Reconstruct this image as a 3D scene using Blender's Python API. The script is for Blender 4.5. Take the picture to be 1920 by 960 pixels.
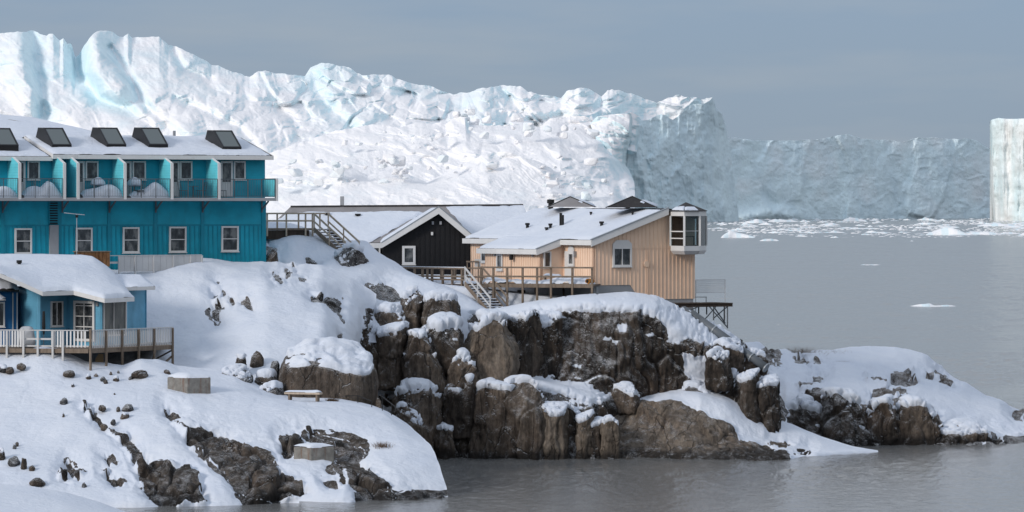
import bpy, math, random
import numpy as np
from mathutils import Vector, Matrix

for o in list(bpy.data.objects):
    bpy.data.objects.remove(o)
SC = bpy.context.scene
COL = SC.collection
R = math.radians

# ------------------------------------------------------------------ camera
FPX, CAMZ, HOR = 8000.0, 15.3, 385.0          # focal length and horizon row in photograph pixels, eye height in metres
cam = bpy.data.cameras.new('camera')
cam.sensor_width = 36.0
cam.lens = FPX / 1920 * 36
cam.shift_y = -(480 - HOR) / 1920
cam.clip_start = 1.0
cam.clip_end = 60000
cam_o = bpy.data.objects.new('camera', cam)
cam_o.location = (0, 0, CAMZ)
cam_o.rotation_euler = (R(90), 0, 0)
COL.objects.link(cam_o)
SC.camera = cam_o

# ------------------------------------------------------------------ sky and sun
SUN = Vector((-0.70, -0.60, 0.38)).normalized()
W = bpy.data.worlds.new('World')
SC.world = W
W.use_nodes = True
nt = W.node_tree
nt.nodes.clear()
def N(t, typ, **kw):
    n = t.nodes.new(typ)
    for k, v in kw.items():
        if k == 'inp':
            for a, b in v.items():
                n.inputs[a].default_value = b
        else:
            setattr(n, k, v)
    return n
out = N(nt, 'ShaderNodeOutputWorld')
bg = N(nt, 'ShaderNodeBackground', inp={'Strength': 1.0})
sky = N(nt, 'ShaderNodeTexSky', sky_type='NISHITA', sun_disc=False)
sky.sun_elevation = math.asin(SUN.z)
sky.sun_rotation = math.atan2(SUN.x, SUN.y)
sk = N(nt, 'ShaderNodeVectorMath', operation='SCALE', inp={'Scale': 0.08})
nt.links.new(sky.outputs[0], sk.inputs[0])
tc = N(nt, 'ShaderNodeTexCoord')
sep = N(nt, 'ShaderNodeSeparateXYZ')
nt.links.new(tc.outputs['Generated'], sep.inputs[0])
ramp = N(nt, 'ShaderNodeValToRGB')              # even high overcast: darker at the horizon, brighter overhead
cr = ramp.color_ramp
cr.elements[0].position = 0.0; cr.elements[0].color = (0.282, 0.360, 0.450, 1)
cr.elements[1].position = 1.0; cr.elements[1].color = (0.62, 0.72, 0.89, 1)
e = cr.elements.new(0.05); e.color = (0.268, 0.370, 0.512, 1)
e = cr.elements.new(0.16); e.color = (0.63, 0.65, 0.69, 1)
e = cr.elements.new(0.45); e.color = (0.70, 0.75, 0.83, 1)
nt.links.new(sep.outputs['Z'], ramp.inputs[0])
mp = N(nt, 'ShaderNodeMapping', inp={'Scale': (9, 9, 55)})
nt.links.new(tc.outputs['Generated'], mp.inputs[0])
cn = N(nt, 'ShaderNodeTexNoise', inp={'Scale': 1.6, 'Detail': 4.0, 'Roughness': 0.5})
nt.links.new(mp.outputs[0], cn.inputs['Vector'])
cm = N(nt, 'ShaderNodeMapRange', inp={'From Min': 0.44, 'From Max': 0.72, 'To Min': 0.0, 'To Max': 0.36})
nt.links.new(cn.outputs['Fac'], cm.inputs['Value'])
mixc = N(nt, 'ShaderNodeMix', data_type='RGBA')
mixc.inputs['B'].default_value = (0.42, 0.46, 0.51, 1)
nt.links.new(cm.outputs[0], mixc.inputs['Factor'])
nt.links.new(ramp.outputs[0], mixc.inputs['A'])
mixs = N(nt, 'ShaderNodeMix', data_type='RGBA', inp={'Factor': 0.90})
nt.links.new(sk.outputs[0], mixs.inputs['A'])
nt.links.new(mixc.outputs['Result'], mixs.inputs['B'])
nt.links.new(mixs.outputs['Result'], bg.inputs[0])
nt.links.new(bg.outputs[0], out.inputs[0])

sl = bpy.data.lights.new('sun', 'SUN')
sl.energy = 2.0
sl.angle = R(13)
sl.color = (1.0, 0.93, 0.86)
so = bpy.data.objects.new('sun', sl)
so.rotation_euler = (-SUN).to_track_quat('-Z', 'Y').to_euler()
so.location = (-60, 100, 80)
COL.objects.link(so)
SC.view_settings.view_transform = 'Standard'
SC.view_settings.look = 'None'
SC.view_settings.exposure = 0.0
SC.view_settings.gamma = 1.0
SC.render.engine = 'CYCLES'

# ------------------------------------------------------------------ photograph pixel <-> place
DOFF = 0.0                                     # shifts a whole house in depth while it is being laid out
def P(px, py, D):
    D = D + DOFF
    return Vector(((px - 960) / FPX * D, D, CAMZ - (py - HOR) / FPX * D))
def water_D(py):
    return CAMZ * FPX / (py - HOR)

# ------------------------------------------------------------------ numpy noise
def _h(ix, iy, iz, seed):
    M = np.uint64(0xffffffff)
    n = (ix.astype(np.int64).astype(np.uint64) * np.uint64(374761393)
         + iy.astype(np.int64).astype(np.uint64) * np.uint64(668265263)
         + iz.astype(np.int64).astype(np.uint64) * np.uint64(2147483647)
         + np.uint64(seed * 1274126177 + 12345)) & M
    n = ((n ^ (n >> np.uint64(13))) * np.uint64(1274126177)) & M
    n = ((n ^ (n >> np.uint64(16))) * np.uint64(2246822519)) & M
    n = n ^ (n >> np.uint64(15))
    return (n & np.uint64(0xffffff)).astype(np.float64) / 16777216.0
def vnoise(p, seed=0):
    i = np.floor(p); f = p - i
    w = f * f * f * (f * (f * 6 - 15) + 10)
    ix, iy, iz = i[:, 0], i[:, 1], i[:, 2]
    r = 0
    for dx in (0, 1):
        wx = w[:, 0] if dx else 1 - w[:, 0]
        for dy in (0, 1):
            wy = w[:, 1] if dy else 1 - w[:, 1]
            for dz in (0, 1):
                wz = w[:, 2] if dz else 1 - w[:, 2]
                r = r + wx * wy * wz * _h(ix + dx, iy + dy, iz + dz, seed)
    return r * 2 - 1
def fbm(p, octv=4, seed=0, gain=0.5, lac=2.03):
    a, r, t = 1.0, 0, 0
    q = p.copy()
    for k in range(octv):
        r = r + a * vnoise(q, seed + k * 17); t += a
        a *= gain; q = q * lac + 3.7
    return r / t
def ridged(p, octv=4, seed=0, gain=0.5):
    a, r, t = 1.0, 0, 0
    q = p.copy()
    for k in range(octv):
        r = r + a * (1 - np.abs(vnoise(q, seed + k * 31)) * 2); t += a
        a *= gain; q = q * 2.1 + 1.3
    return r / t
def voronoi(p, seed=0):
    i = np.floor(p)
    b1 = np.full(len(p), 9e9); b2 = b1.copy()
    cid = np.zeros((len(p), 3)); cc = np.zeros((len(p), 3))
    for dx in (-1, 0, 1):
        for dy in (-1, 0, 1):
            for dz in (-1, 0, 1):
                c = i + np.array([dx, dy, dz])
                ctr = c + np.stack([_h(c[:, 0], c[:, 1], c[:, 2], seed + k) for k in (1, 2, 3)], 1)
                d = ((p - ctr) ** 2).sum(1)
                n1 = d < b1
                b2 = np.where(n1, b1, np.minimum(b2, d))
                b1 = np.where(n1, d, b1)
                cid[n1] = c[n1]; cc[n1] = ctr[n1]
    return np.sqrt(b1), np.sqrt(b2), cid, cc
def facets(p, seed=0, ew=0.30):
    """chiselled planes: every cell has its own height and tilt"""
    f1, f2, c, ctr = voronoi(p, seed)
    g = np.stack([_h(c[:, 0], c[:, 1], c[:, 2], seed + 40 + k) * 2 - 1 for k in range(3)], 1)
    h = _h(c[:, 0], c[:, 1], c[:, 2], seed + 50) * 2 - 1
    edge = sstep(0, ew, f2 - f1)
    return (h * 0.6 + (g * (p - ctr)).sum(1)) * edge + (1 - edge) * -0.03, f2 - f1
def sstep(a, b, x):
    t = np.clip((x - a) / (b - a), 0, 1)
    return t * t * (3 - 2 * t)

# ------------------------------------------------------------------ materials
MAT = {}
def new_mat(name):
    m = bpy.data.materials.new(name); m.use_nodes = True
    t = m.node_tree
    b = t.nodes['Principled BSDF']
    MAT[name] = m
    return m, t, b
def noise_node(t, scale, detail=4, rough=0.55, mapping=None, coord='pos'):
    if coord == 'pos':
        g = t.nodes.new('ShaderNodeNewGeometry').outputs['Position']
    else:
        g = t.nodes.new('ShaderNodeTexCoord').outputs['Object']
    if mapping:
        mpn = N(t, 'ShaderNodeMapping', inp={'Scale': mapping})
        t.links.new(g, mpn.inputs[0]); g = mpn.outputs[0]
    n = N(t, 'ShaderNodeTexNoise', inp={'Scale': scale, 'Detail': detail, 'Roughness': rough})
    t.links.new(g, n.inputs['Vector'])
    return n.outputs['Fac']
def ramp_node(t, fac, stops):
    r = N(t, 'ShaderNodeValToRGB')
    el = r.color_ramp.elements
    while len(el) < len(stops): el.new(0.5)
    for e_, (p, c) in zip(el, stops):
        e_.position = p; e_.color = (*c, 1) if len(c) == 3 else c
    t.links.new(fac, r.inputs[0])
    return r.outputs[0]
def mix_node(t, fac, a, b, blend='MIX'):
    m = N(t, 'ShaderNodeMix', data_type='RGBA', blend_type=blend)
    for sock, v in (('Factor', fac), ('A', a), ('B', b)):
        if hasattr(v, 'is_linked'): t.links.new(v, m.inputs[sock])
        elif isinstance(v, (int, float)): m.inputs[sock].default_value = v
        else: m.inputs[sock].default_value = (*v, 1)
    return m.outputs['Result']
def bump_node(t, b, h, strength, dist):
    n = N(t, 'ShaderNodeBump', inp={'Strength': strength, 'Distance': dist})
    t.links.new(h, n.inputs['Height'])
    t.links.new(n.outputs[0], b.inputs['Normal'])
    return n
def paint(name, col, var=0.12, rough=0.55, dirt=(0.25, 0.22, 0.18), dirt_amt=0.12, spec=0.3):
    m, t, b = new_mat(name)
    f = noise_node(t, 0.9, 5, 0.6)
    dk = tuple(c * (1 - var) for c in col); lt = tuple(min(1, c * (1 + var)) for c in col)
    c = ramp_node(t, f, [(0.3, dk), (0.7, lt)])
    f2 = noise_node(t, 2.2, 6, 0.65, (1, 1, 0.25))
    d = N(t, 'ShaderNodeMapRange', inp={'From Min': 0.55, 'From Max': 0.8, 'To Min': 0, 'To Max': dirt_amt})
    t.links.new(f2, d.inputs[0])
    c = mix_node(t, d.outputs[0], c, dirt)
    t.links.new(c, b.inputs['Base Color'])
    b.inputs['Roughness'].default_value = rough
    b.inputs['Specular IOR Level'].default_value = spec
    return m
paint('teal', (0.010, 0.335, 0.46), 0.18, dirt=(0.02, 0.20, 0.25), dirt_amt=0.55)
paint('teal_lit_panel', (0.13, 0.58, 0.68), 0.10)  # paler than the wall teal: light on the balcony panels put into the colour
paint('teal_trim', (0.006, 0.235, 0.335), 0.08)
paint('sky_blue', (0.12, 0.355, 0.52), 0.16, dirt=(0.05, 0.2, 0.32), dirt_amt=0.5)
paint('deep_blue', (0.008, 0.12, 0.31), 0.12)
paint('peach', (0.83, 0.61, 0.46), 0.06, dirt_amt=0.10)
paint('peach_batten', (0.80, 0.585, 0.435), 0.06, dirt_amt=0.10)
paint('black_wall', (0.010, 0.010, 0.012), 0.25, rough=0.65, dirt_amt=0.02)
paint('white', (0.66, 0.66, 0.66), 0.05, dirt_amt=0.22)
paint('white_old', (0.52, 0.52, 0.52), 0.10, dirt_amt=0.4)
paint('grey_paint', (0.30, 0.31, 0.33), 0.10, dirt_amt=0.2)
paint('grey_light', (0.42, 0.44, 0.47), 0.08, dirt_amt=0.2)
paint('black_metal', (0.012, 0.012, 0.013), 0.2, rough=0.45, dirt_amt=0.03)
paint('dark_steel', (0.10, 0.115, 0.13), 0.2, rough=0.5, dirt_amt=0.15)
paint('steel', (0.24, 0.27, 0.30), 0.15, rough=0.4, dirt_amt=0.2, spec=0.5)
paint('roof_felt', (0.035, 0.034, 0.036), 0.3, rough=0.9, dirt_amt=0.1)
paint('roof_grey', (0.25, 0.24, 0.245), 0.15, rough=0.9, dirt_amt=0.25)
paint('orange_plastic', (0.45, 0.18, 0.02), 0.1)
paint('tan_board', (0.36, 0.25, 0.14), 0.1)
paint('curtain', (0.30, 0.33, 0.34), 0.2)
def wood(name, a, b_):
    m, t, b = new_mat(name)
    f = noise_node(t, 6, 6, 0.7, (1, 1, 0.3))
    c = ramp_node(t, f, [(0.3, a), (0.7, b_)])
    t.links.new(c, b.inputs['Base Color'])
    b.inputs['Roughness'].default_value = 0.85
    b.inputs['Specular IOR Level'].default_value = 0.15
wood('wood', (0.13, 0.10, 0.075), (0.25, 0.20, 0.16))
wood('wood_pale', (0.36, 0.29, 0.22), (0.56, 0.47, 0.38))
wood('wood_dark', (0.035, 0.028, 0.022), (0.08, 0.06, 0.05))
wood('wood_rust', (0.10, 0.045, 0.02), (0.26, 0.14, 0.07))
# window glass: dark room behind a reflecting pane
m, t, b = new_mat('glass')
f = noise_node(t, 1.6, 4, 0.6, (1.4, 1.4, 0.8))
t.links.new(ramp_node(t, f, [(0.40, (0.016, 0.019, 0.022)), (0.52, (0.05, 0.057, 0.064)), (0.64, (0.17, 0.175, 0.175))]), b.inputs['Base Color'])
b.inputs['Roughness'].default_value = 0.06
b.inputs['Specular IOR Level'].default_value = 0.6
m, t, b = new_mat('glass_clear')
t.nodes.remove(b)
tr = N(t, 'ShaderNodeBsdfTransparent'); tr.inputs[0].default_value = (0.62, 0.70, 0.72, 1)
gl = N(t, 'ShaderNodeBsdfGlossy', inp={'Roughness': 0.03})
fr = N(t, 'ShaderNodeFresnel', inp={'IOR': 1.45})
ms = N(t, 'ShaderNodeMixShader')
t.links.new(fr.outputs[0], ms.inputs[0]); t.links.new(tr.outputs[0], ms.inputs[1]); t.links.new(gl.outputs[0], ms.inputs[2])
t.links.new(ms.outputs[0], t.nodes['Material Output'].inputs[0])
m, t, b = new_mat('glass_sky')
b.inputs['Base Color'].default_value = (0.10, 0.12, 0.12, 1); b.inputs['Roughness'].default_value = 0.12; b.inputs['Specular IOR Level'].default_value = 0.6
m, t, b = new_mat('glass_pale')
t.links.new(ramp_node(t, noise_node(t, 2.2, 4, .6, (1, 1, .3)), [(0.35, (0.07, 0.08, 0.085)), (0.65, (0.20, 0.20, 0.19))]), b.inputs['Base Color'])
b.inputs['Roughness'].default_value = 0.08
# snow
m, t, b = new_mat('snow')
f = noise_node(t, 0.35, 5, 0.6)
c = ramp_node(t, f, [(0.3, (0.61, 0.66, 0.75)), (0.7, (0.685, 0.725, 0.795))])
sp = noise_node(t, 5.5, 4, 0.7)
sm = N(t, 'ShaderNodeMapRange', inp={'From Min': 0.70, 'From Max': 0.80, 'To Min': 0, 'To Max': 0.35})
t.links.new(sp, sm.inputs[0])
c = mix_node(t, sm.outputs[0], c, (0.36, 0.36, 0.38))
t.links.new(c, b.inputs['Base Color'])
b.inputs['Roughness'].default_value = 0.8
b.inputs['Specular IOR Level'].default_value = 0.15
h1 = noise_node(t, 1.8, 10, 0.68, (1, 1.6, 1))
bump_node(t, b, h1, 0.7, 0.17)
# bedrock: brown-grey gneiss, streaked and jointed, with snow dust caught on ledges
def rock_mat(name, stops, streak=(1.0, 1.0, 0.22), dust=0.5):
    m, t, b = new_mat(name)
    f = noise_node(t, 0.75, 8, 0.62, streak)
    c = ramp_node(t, f, stops)
    fr_ = noise_node(t, 0.4, 4, 0.55)
    orr = N(t, 'ShaderNodeMapRange', inp={'From Min': 0.52, 'From Max': 0.70, 'To Min': 0, 'To Max': 0.32})
    t.links.new(fr_, orr.inputs[0])
    c = mix_node(t, orr.outputs[0], c, (0.20, 0.135, 0.092))
    f2 = noise_node(t, 4.2, 12, 0.78, (1, 1, 0.5))
    c = mix_node(t, 0.75, c, ramp_node(t, f2, [(0.34, (0.16, 0.16, 0.17)), (0.5, (0.66, 0.66, 0.66)), (0.66, (1.25, 1.23, 1.2))]), 'MULTIPLY')
    f3 = noise_node(t, 1.1, 6, 0.7, (2.2, 2.2, 0.10))
    c = mix_node(t, 0.7, c, ramp_node(t, f3, [(0.36, (0.30, 0.29, 0.29)), (0.52, (1, 1, 1)), (0.7, (1.15, 1.13, 1.1))]), 'MULTIPLY')
    g = t.nodes.new('ShaderNodeNewGeometry')
    wp = noise_node(t, 1.2, 4, 0.5)
    mpn = N(t, 'ShaderNodeMapping', inp={'Scale': (0.55, 0.55, 0.16)})
    add = N(t, 'ShaderNodeVectorMath', operation='ADD')
    cmb = N(t, 'ShaderNodeCombineXYZ')
    t.links.new(wp, cmb.inputs[0]); t.links.new(wp, cmb.inputs[1])
    t.links.new(g.outputs['Position'], add.inputs[0]); t.links.new(cmb.outputs[0], add.inputs[1])
    t.links.new(add.outputs[0], mpn.inputs[0])
    vo = N(t, 'ShaderNodeTexVoronoi', feature='DISTANCE_TO_EDGE', inp={'Scale': 1.0})
    t.links.new(mpn.outputs[0], vo.inputs['Vector'])
    ck = N(t, 'ShaderNodeMapRange', inp={'From Min': 0.0, 'From Max': 0.013, 'To Min': 0.6, 'To Max': 0})
    t.links.new(vo.outputs['Distance'], ck.inputs[0])
    c = mix_node(t, ck.outputs[0], c, (0.018, 0.016, 0.015))
    # tide-washed dark band
    sp_ = N(t, 'ShaderNodeSeparateXYZ'); t.links.new(g.outputs['Position'], sp_.inputs[0])
    ad = N(t, 'ShaderNodeMath', operation='MULTIPLY_ADD'); ad.inputs[1].default_value = -0.9; 
    t.links.new(fr_, ad.inputs[0]); t.links.new(sp_.outputs['Z'], ad.inputs[2])
    wet = N(t, 'ShaderNodeMapRange', inp={'From Min': -0.05, 'From Max': 0.35, 'To Min': 0.85, 'To Max': 0})
    t.links.new(ad.outputs[0], wet.inputs[0])
    c = mix_node(t, wet.outputs[0], c, (0.014, 0.013, 0.013))
    # bump
    hs = noise_node(t, 2.2, 12, 0.72, (1, 1, 0.6))
    mth = N(t, 'ShaderNodeMath', operation='MULTIPLY_ADD'); mth.inputs[1].default_value = -0.5
    t.links.new(ck.outputs[0], mth.inputs[0]); t.links.new(hs, mth.inputs[2])
    bn = bump_node(t, b, mth.outputs[0], 1.0, 0.34)
    sn = N(t, 'ShaderNodeSeparateXYZ'); t.links.new(bn.outputs[0], sn.inputs[0])
    fn = noise_node(t, 1.7, 7, 0.7)
    ad2 = N(t, 'ShaderNodeMath', operation='ADD'); t.links.new(sn.outputs['Z'], ad2.inputs[0]); t.links.new(fn, ad2.inputs[1])
    ds = N(t, 'ShaderNodeMapRange', inp={'From Min': 1.36 - dust * 0.3, 'From Max': 1.48 - dust * 0.3, 'To Min': 0, 'To Max': 0.95})
    t.links.new(ad2.outputs[0], ds.inputs[0])
    c = mix_node(t, ds.outputs[0], c, (0.78, 0.80, 0.83))
    t.links.new(c, b.inputs['Base Color'])
    b.inputs['Roughness'].default_value = 0.8
    b.inputs['Specular IOR Level'].default_value = 0.2
    return m
rock_mat('rock', [(0.28, (0.042, 0.036, 0.032)), (0.50, (0.128, 0.103, 0.084)), (0.75, (0.245, 0.205, 0.17))], dust=0.2)
rock_mat('rock_dark', [(0.32, (0.020, 0.018, 0.017)), (0.55, (0.080, 0.065, 0.054)), (0.78, (0.20, 0.162, 0.134))], dust=0.35)
rock_mat('rock_pale', [(0.28, (0.105, 0.088, 0.073)), (0.50, (0.225, 0.188, 0.154)), (0.75, (0.33, 0.285, 0.24))], dust=-0.3)
rock_mat('rock_crag', [(0.32, (0.018, 0.016, 0.015)), (0.55, (0.085, 0.068, 0.056)), (0.78, (0.21, 0.17, 0.14))], dust=0.75)
rock_mat('rock_shore', [(0.30, (0.022, 0.019, 0.018)), (0.50, (0.095, 0.080, 0.068)), (0.78, (0.22, 0.19, 0.165))], streak=(.5, 1, 1), dust=-0.15)
rock_mat('rock_grey', [(0.28, (0.050, 0.052, 0.056)), (0.50, (0.11, 0.112, 0.118)), (0.75, (0.21, 0.21, 0.215))], dust=0.6)
# glacier ice: snow where it lies, pale blue ice where bare ("ice" attribute = bare ice)
def ice_mat(name, snow_c, ice_c, bscale, deep=(0.55, 0.755, 0.835)):
    m, t, b = new_mat(name)
    at = N(t, 'ShaderNodeAttribute', attribute_name='ice')
    nz = noise_node(t, 0.02 * bscale, 8, 0.65)
    a1 = N(t, 'ShaderNodeMath', operation='MULTIPLY_ADD'); a1.inputs[1].default_value = 0.9; 
    t.links.new(nz, a1.inputs[0]); t.links.new(at.outputs['Fac'], a1.inputs[2])
    fac = N(t, 'ShaderNodeMapRange', inp={'From Min': 0.50, 'From Max': 1.05, 'To Min': 0, 'To Max': 1})
    t.links.new(a1.outputs[0], fac.inputs[0])
    nz2 = noise_node(t, 0.05 * bscale, 6, 0.6, (1, 1, 0.4))
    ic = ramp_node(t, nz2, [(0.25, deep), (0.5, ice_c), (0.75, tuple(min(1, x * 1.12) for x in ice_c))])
    c = mix_node(t, fac.outputs[0], snow_c, ic)
    dn = noise_node(t, 0.03 * bscale, 8, 0.72)
    dm = N(t, 'ShaderNodeMapRange', inp={'From Min': 0.60, 'From Max': 0.82, 'To Min': 0, 'To Max': 0.10})
    t.links.new(dn, dm.inputs[0])
    c = mix_node(t, dm.outputs[0], c, (0.52, 0.51, 0.50))
    t.links.new(c, b.inputs['Base Color'])
    b.inputs['Roughness'].default_value = 0.7
    b.inputs['Specular IOR Level'].default_value = 0.2
    hs = noise_node(t, 0.06 * bscale, 10, 0.68)
    bump_node(t, b, hs, 0.6, 4.0 / bscale)
ice_mat('ice', (0.89, 0.885, 0.90), (0.70, 0.85, 0.905), 1.0)
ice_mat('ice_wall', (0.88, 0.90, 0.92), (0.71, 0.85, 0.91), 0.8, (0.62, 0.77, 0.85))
ice_mat('ice_cream', (0.90, 0.91, 0.90), (0.72, 0.85, 0.87), 1.0, (0.52, 0.72, 0.78))
ice_mat('ice_floe', (0.87, 0.88, 0.90), (0.60, 0.78, 0.85), 3.0)
# concrete with rust runs
m, t, b = new_mat('concrete')
f = noise_node(t, 3, 8, 0.7)
c = ramp_node(t, f, [(0.3, (0.13, 0.125, 0.115)), (0.7, (0.27, 0.26, 0.24))])
f2 = noise_node(t, 4.5, 5, 0.6, (1, 1, 0.12))
rm = N(t, 'ShaderNodeMapRange', inp={'From Min': 0.53, 'From Max': 0.68, 'To Min': 0, 'To Max': 0.7})
t.links.new(f2, rm.inputs[0])
t.links.new(mix_node(t, rm.outputs[0], c, (0.14, 0.055, 0.022)), b.inputs['Base Color'])
b.inputs['Roughness'].default_value = 0.9
bump_node(t, b, f, 0.5, 0.03)
# sea
m, t, b = new_mat('sea')
b.inputs['Base Color'].default_value = (0.16, 0.162, 0.16, 1)
b.inputs['Roughness'].default_value = 0.15
b.inputs['IOR'].default_value = 1.33
n1 = noise_node(t, 1.7, 5, 0.6, (1, 0.55, 1))
bump_node(t, b, n1, 0.6, 0.14)
# grass
paint('dry_grass', (0.16, 0.10, 0.055), 0.3, rough=0.9)

# ------------------------------------------------------------------ object helpers
def tag(o, label=None, cat=None, group=None, kind=None):
    if label: o['label'] = label
    if cat: o['category'] = cat
    if group: o['group'] = group
    if kind: o['kind'] = kind
    return o
def root(name, label, cat, loc, rz=0.0, group=None):
    o = bpy.data.objects.new(name, None)
    COL.objects.link(o)
    o.location = loc; o.rotation_euler = (0, 0, rz)
    o.empty_display_size = 0.5
    o['_inv'] = 0
    del o['_inv']
    tag(o, label, cat, group)
    return o
def root_mat(o):
    """world matrix of a top-level object (parts sit at identity below it)"""
    while o.parent is not None: o = o.parent
    return Matrix.Translation(o.location) @ Matrix.Rotation(o.rotation_euler.z, 4, 'Z')
def link_mesh(name, me, mat, parent=None, smooth=False):
    o = bpy.data.objects.new(name, me)
    COL.objects.link(o)
    if mat and not me.materials: me.materials.append(MAT[mat])
    if parent is not None:
        o.parent = parent
    if smooth: me.polygons.foreach_set('use_smooth', [True] * len(me.polygons))
    return o
def np_obj(name, V, Fq, mat, parent=None, smooth=True, attrs=None):
    """mesh from numpy verts (world) and faces (list or int array of quads/tris)"""
    if parent is not None:
        Mi = np.array(root_mat(parent).inverted())
        V = V @ Mi[:3, :3].T + Mi[:3, 3]
    me = bpy.data.meshes.new(name)
    Fq = np.asarray(Fq, dtype=np.int32)
    n, k = Fq.shape
    me.vertices.add(len(V)); me.vertices.foreach_set('co', np.ascontiguousarray(V, dtype=np.float32).ravel())
    me.loops.add(n * k); me.loops.foreach_set('vertex_index', Fq.ravel())
    me.polygons.add(n)
    me.polygons.foreach_set('loop_start', np.arange(0, n * k, k, dtype=np.int32))
    me.update(calc_edges=True)
    if attrs:
        for an, av in attrs.items():
            a = me.attributes.new(an, 'FLOAT', 'POINT')
            a.data.foreach_set('value', np.asarray(av, dtype=np.float32))
    me.validate()
    return link_mesh(name, me, mat, parent, smooth)
class MB:
    def __init__(s): s.v = []; s.f = []
    def poly(s, pts):
        b0 = len(s.v); s.v += [tuple(p) for p in pts]; s.f.append(tuple(range(b0, b0 + len(pts)))); return s
    def hexa(s, c):
        """8 corners: 4 bottom ccw, 4 top ccw"""
        b0 = len(s.v); s.v += [tuple(p) for p in c]
        for q in ((3, 2, 1, 0), (4, 5, 6, 7), (0, 1, 5, 4), (1, 2, 6, 5), (2, 3, 7, 6), (3, 0, 4, 7)):
            s.f.append(tuple(b0 + i for i in q))
        return s
    def prism(s, A, B):
        """two matching outlines joined and capped"""
        n = len(A); b0 = len(s.v); s.v += [tuple(p) for p in A] + [tuple(p) for p in B]
        for i in range(n):
            j = (i + 1) % n
            s.f.append((b0 + i, b0 + j, b0 + n + j, b0 + n + i))
        s.f.append(tuple(b0 + i for i in reversed(range(n))))
        s.f.append(tuple(b0 + n + i for i in range(n)))
        return s
    def bar(s, p, q, w, h=None):
        """rectangular bar from p to q"""
        h = h or w
        p = Vector(p); q = Vector(q); d = (q - p).normalized()
        up = Vector((0, 0, 1)) if abs(d.z) < 0.95 else Vector((0, 1, 0))
        x = d.cross(up).normalized(); y = x.cross(d).normalized()
        def ring(c): return [c - x * w / 2 - y * h / 2, c + x * w / 2 - y * h / 2, c + x * w / 2 + y * h / 2, c - x * w / 2 + y * h / 2]
        return s.prism(ring(p), ring(q))
    def tube(s, p, q, r, n=10, r2=None):
        p = Vector(p); q = Vector(q); d = (q - p).normalized(); r2 = r2 or r
        up = Vector((0, 0, 1)) if abs(d.z) < 0.95 else Vector((0, 1, 0))
        x = d.cross(up).normalized(); y = x.cross(d).normalized()
        A = [p + x * r * math.cos(a) + y * r * math.sin(a) for a in (2 * math.pi * i / n for i in range(n))]
        B = [q + x * r2 * math.cos(a) + y * r2 * math.sin(a) for a in (2 * math.pi * i / n for i in range(n))]
        return s.prism(A, B)
    def build(s, name, mat, parent=None, smooth=False):
        me = bpy.data.meshes.new(name)
        V = s.v
        if parent is not None:
            Mi = root_mat(parent).inverted(); V = [tuple(Mi @ Vector(p)) for p in V]
        me.from_pydata(V, [], s.f); me.update()
        return link_mesh(name, me, mat, parent, smooth)
_meshes = {}
def box_mesh(sx, sy, sz, mat):
    """centred in x/y, standing on z=0; shared between alike pieces"""
    k = (round(sx, 3), round(sy, 3), round(sz, 3), mat)
    if k not in _meshes:
        m_ = MB(); x, y = sx / 2, sy / 2
        m_.hexa([(-x, -y, 0), (x, -y, 0), (x, y, 0), (-x, y, 0), (-x, -y, sz), (x, -y, sz), (x, y, sz), (-x, y, sz)])
        me = bpy.data.meshes.new('piece'); me.from_pydata(m_.v, [], m_.f); me.materials.append(MAT[mat]); me.update()
        _meshes[k] = me
    return _meshes[k]
def piece(name, me, parent, wloc, wrz=0.0, tilt=None):
    o = bpy.data.objects.new(name, me); COL.objects.link(o); o.parent = parent
    M_ = root_mat(parent)
    o.location = M_.inverted() @ Vector(wloc)
    r_ = parent
    while r_.parent is not None: r_ = r_.parent
    o.rotation_euler = (0, 0, wrz - r_.rotation_euler.z)
    return o

class Frame:
    """a facade: s runs along it to the right, out points away from the wall towards the viewer, z is world height"""
    def __init__(F, px, py, D, a):
        F.R = P(px, py, D); F.a = a
        F.t = Vector((math.cos(a), math.sin(a), 0)); F.n = Vector((math.sin(a), -math.cos(a), 0))
    @staticmethod
    def between(px0, D0, px1, D1, py=500):
        p, q = P(px0, py, D0), P(px1, py, D1)
        F = Frame(px0, py, D0, math.atan2(q.y - p.y, q.x - p.x))
        F.L = Vector((q.x - p.x, q.y - p.y)).length
        return F
    def p(F, s, o, z):
        v = F.R + F.t * s + F.n * o
        return Vector((v.x, v.y, z))
    def s(F, px, o=0.0):
        k = (px - 960) / FPX; b0 = F.R + F.n * o
        return (k * b0.y - b0.x) / (F.t.x - k * F.t.y)
    def z(F, py, s=0.0, o=0.0):
        return CAMZ - (py - HOR) / FPX * (F.R + F.t * s + F.n * o).y
    def box(F, mb, s0, s1, o0, o1, z0, z1):
        c = [F.p(s0, o1, z0), F.p(s1, o1, z0), F.p(s1, o0, z0), F.p(s0, o0, z0)]
        return mb.hexa(c + [Vector((v.x, v.y, z1)) for v in c])
    def prism_s(F, mb, prof, s0, s1):
        """profile (out, z) drawn along s"""
        return mb.prism([F.p(s0, o, z) for o, z in prof], [F.p(s1, o, z) for o, z in prof])
    def prism_o(F, mb, prof, o0, o1):
        """profile (s, z) drawn along out"""
        return mb.prism([F.p(s, o0, z) for s, z in prof], [F.p(s, o1, z) for s, z in prof])
def clapboards(F, mb, s0, s1, z0, z1, h=0.15, o=0.0):
    z = z0
    while z < z1 - 0.01:
        zt = min(z + h, z1)
        F.prism_s(mb, [(o - 0.01, z), (o + 0.028, z), (o + 0.006, zt), (o - 0.01, zt)], s0, s1)
        z += h
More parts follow.
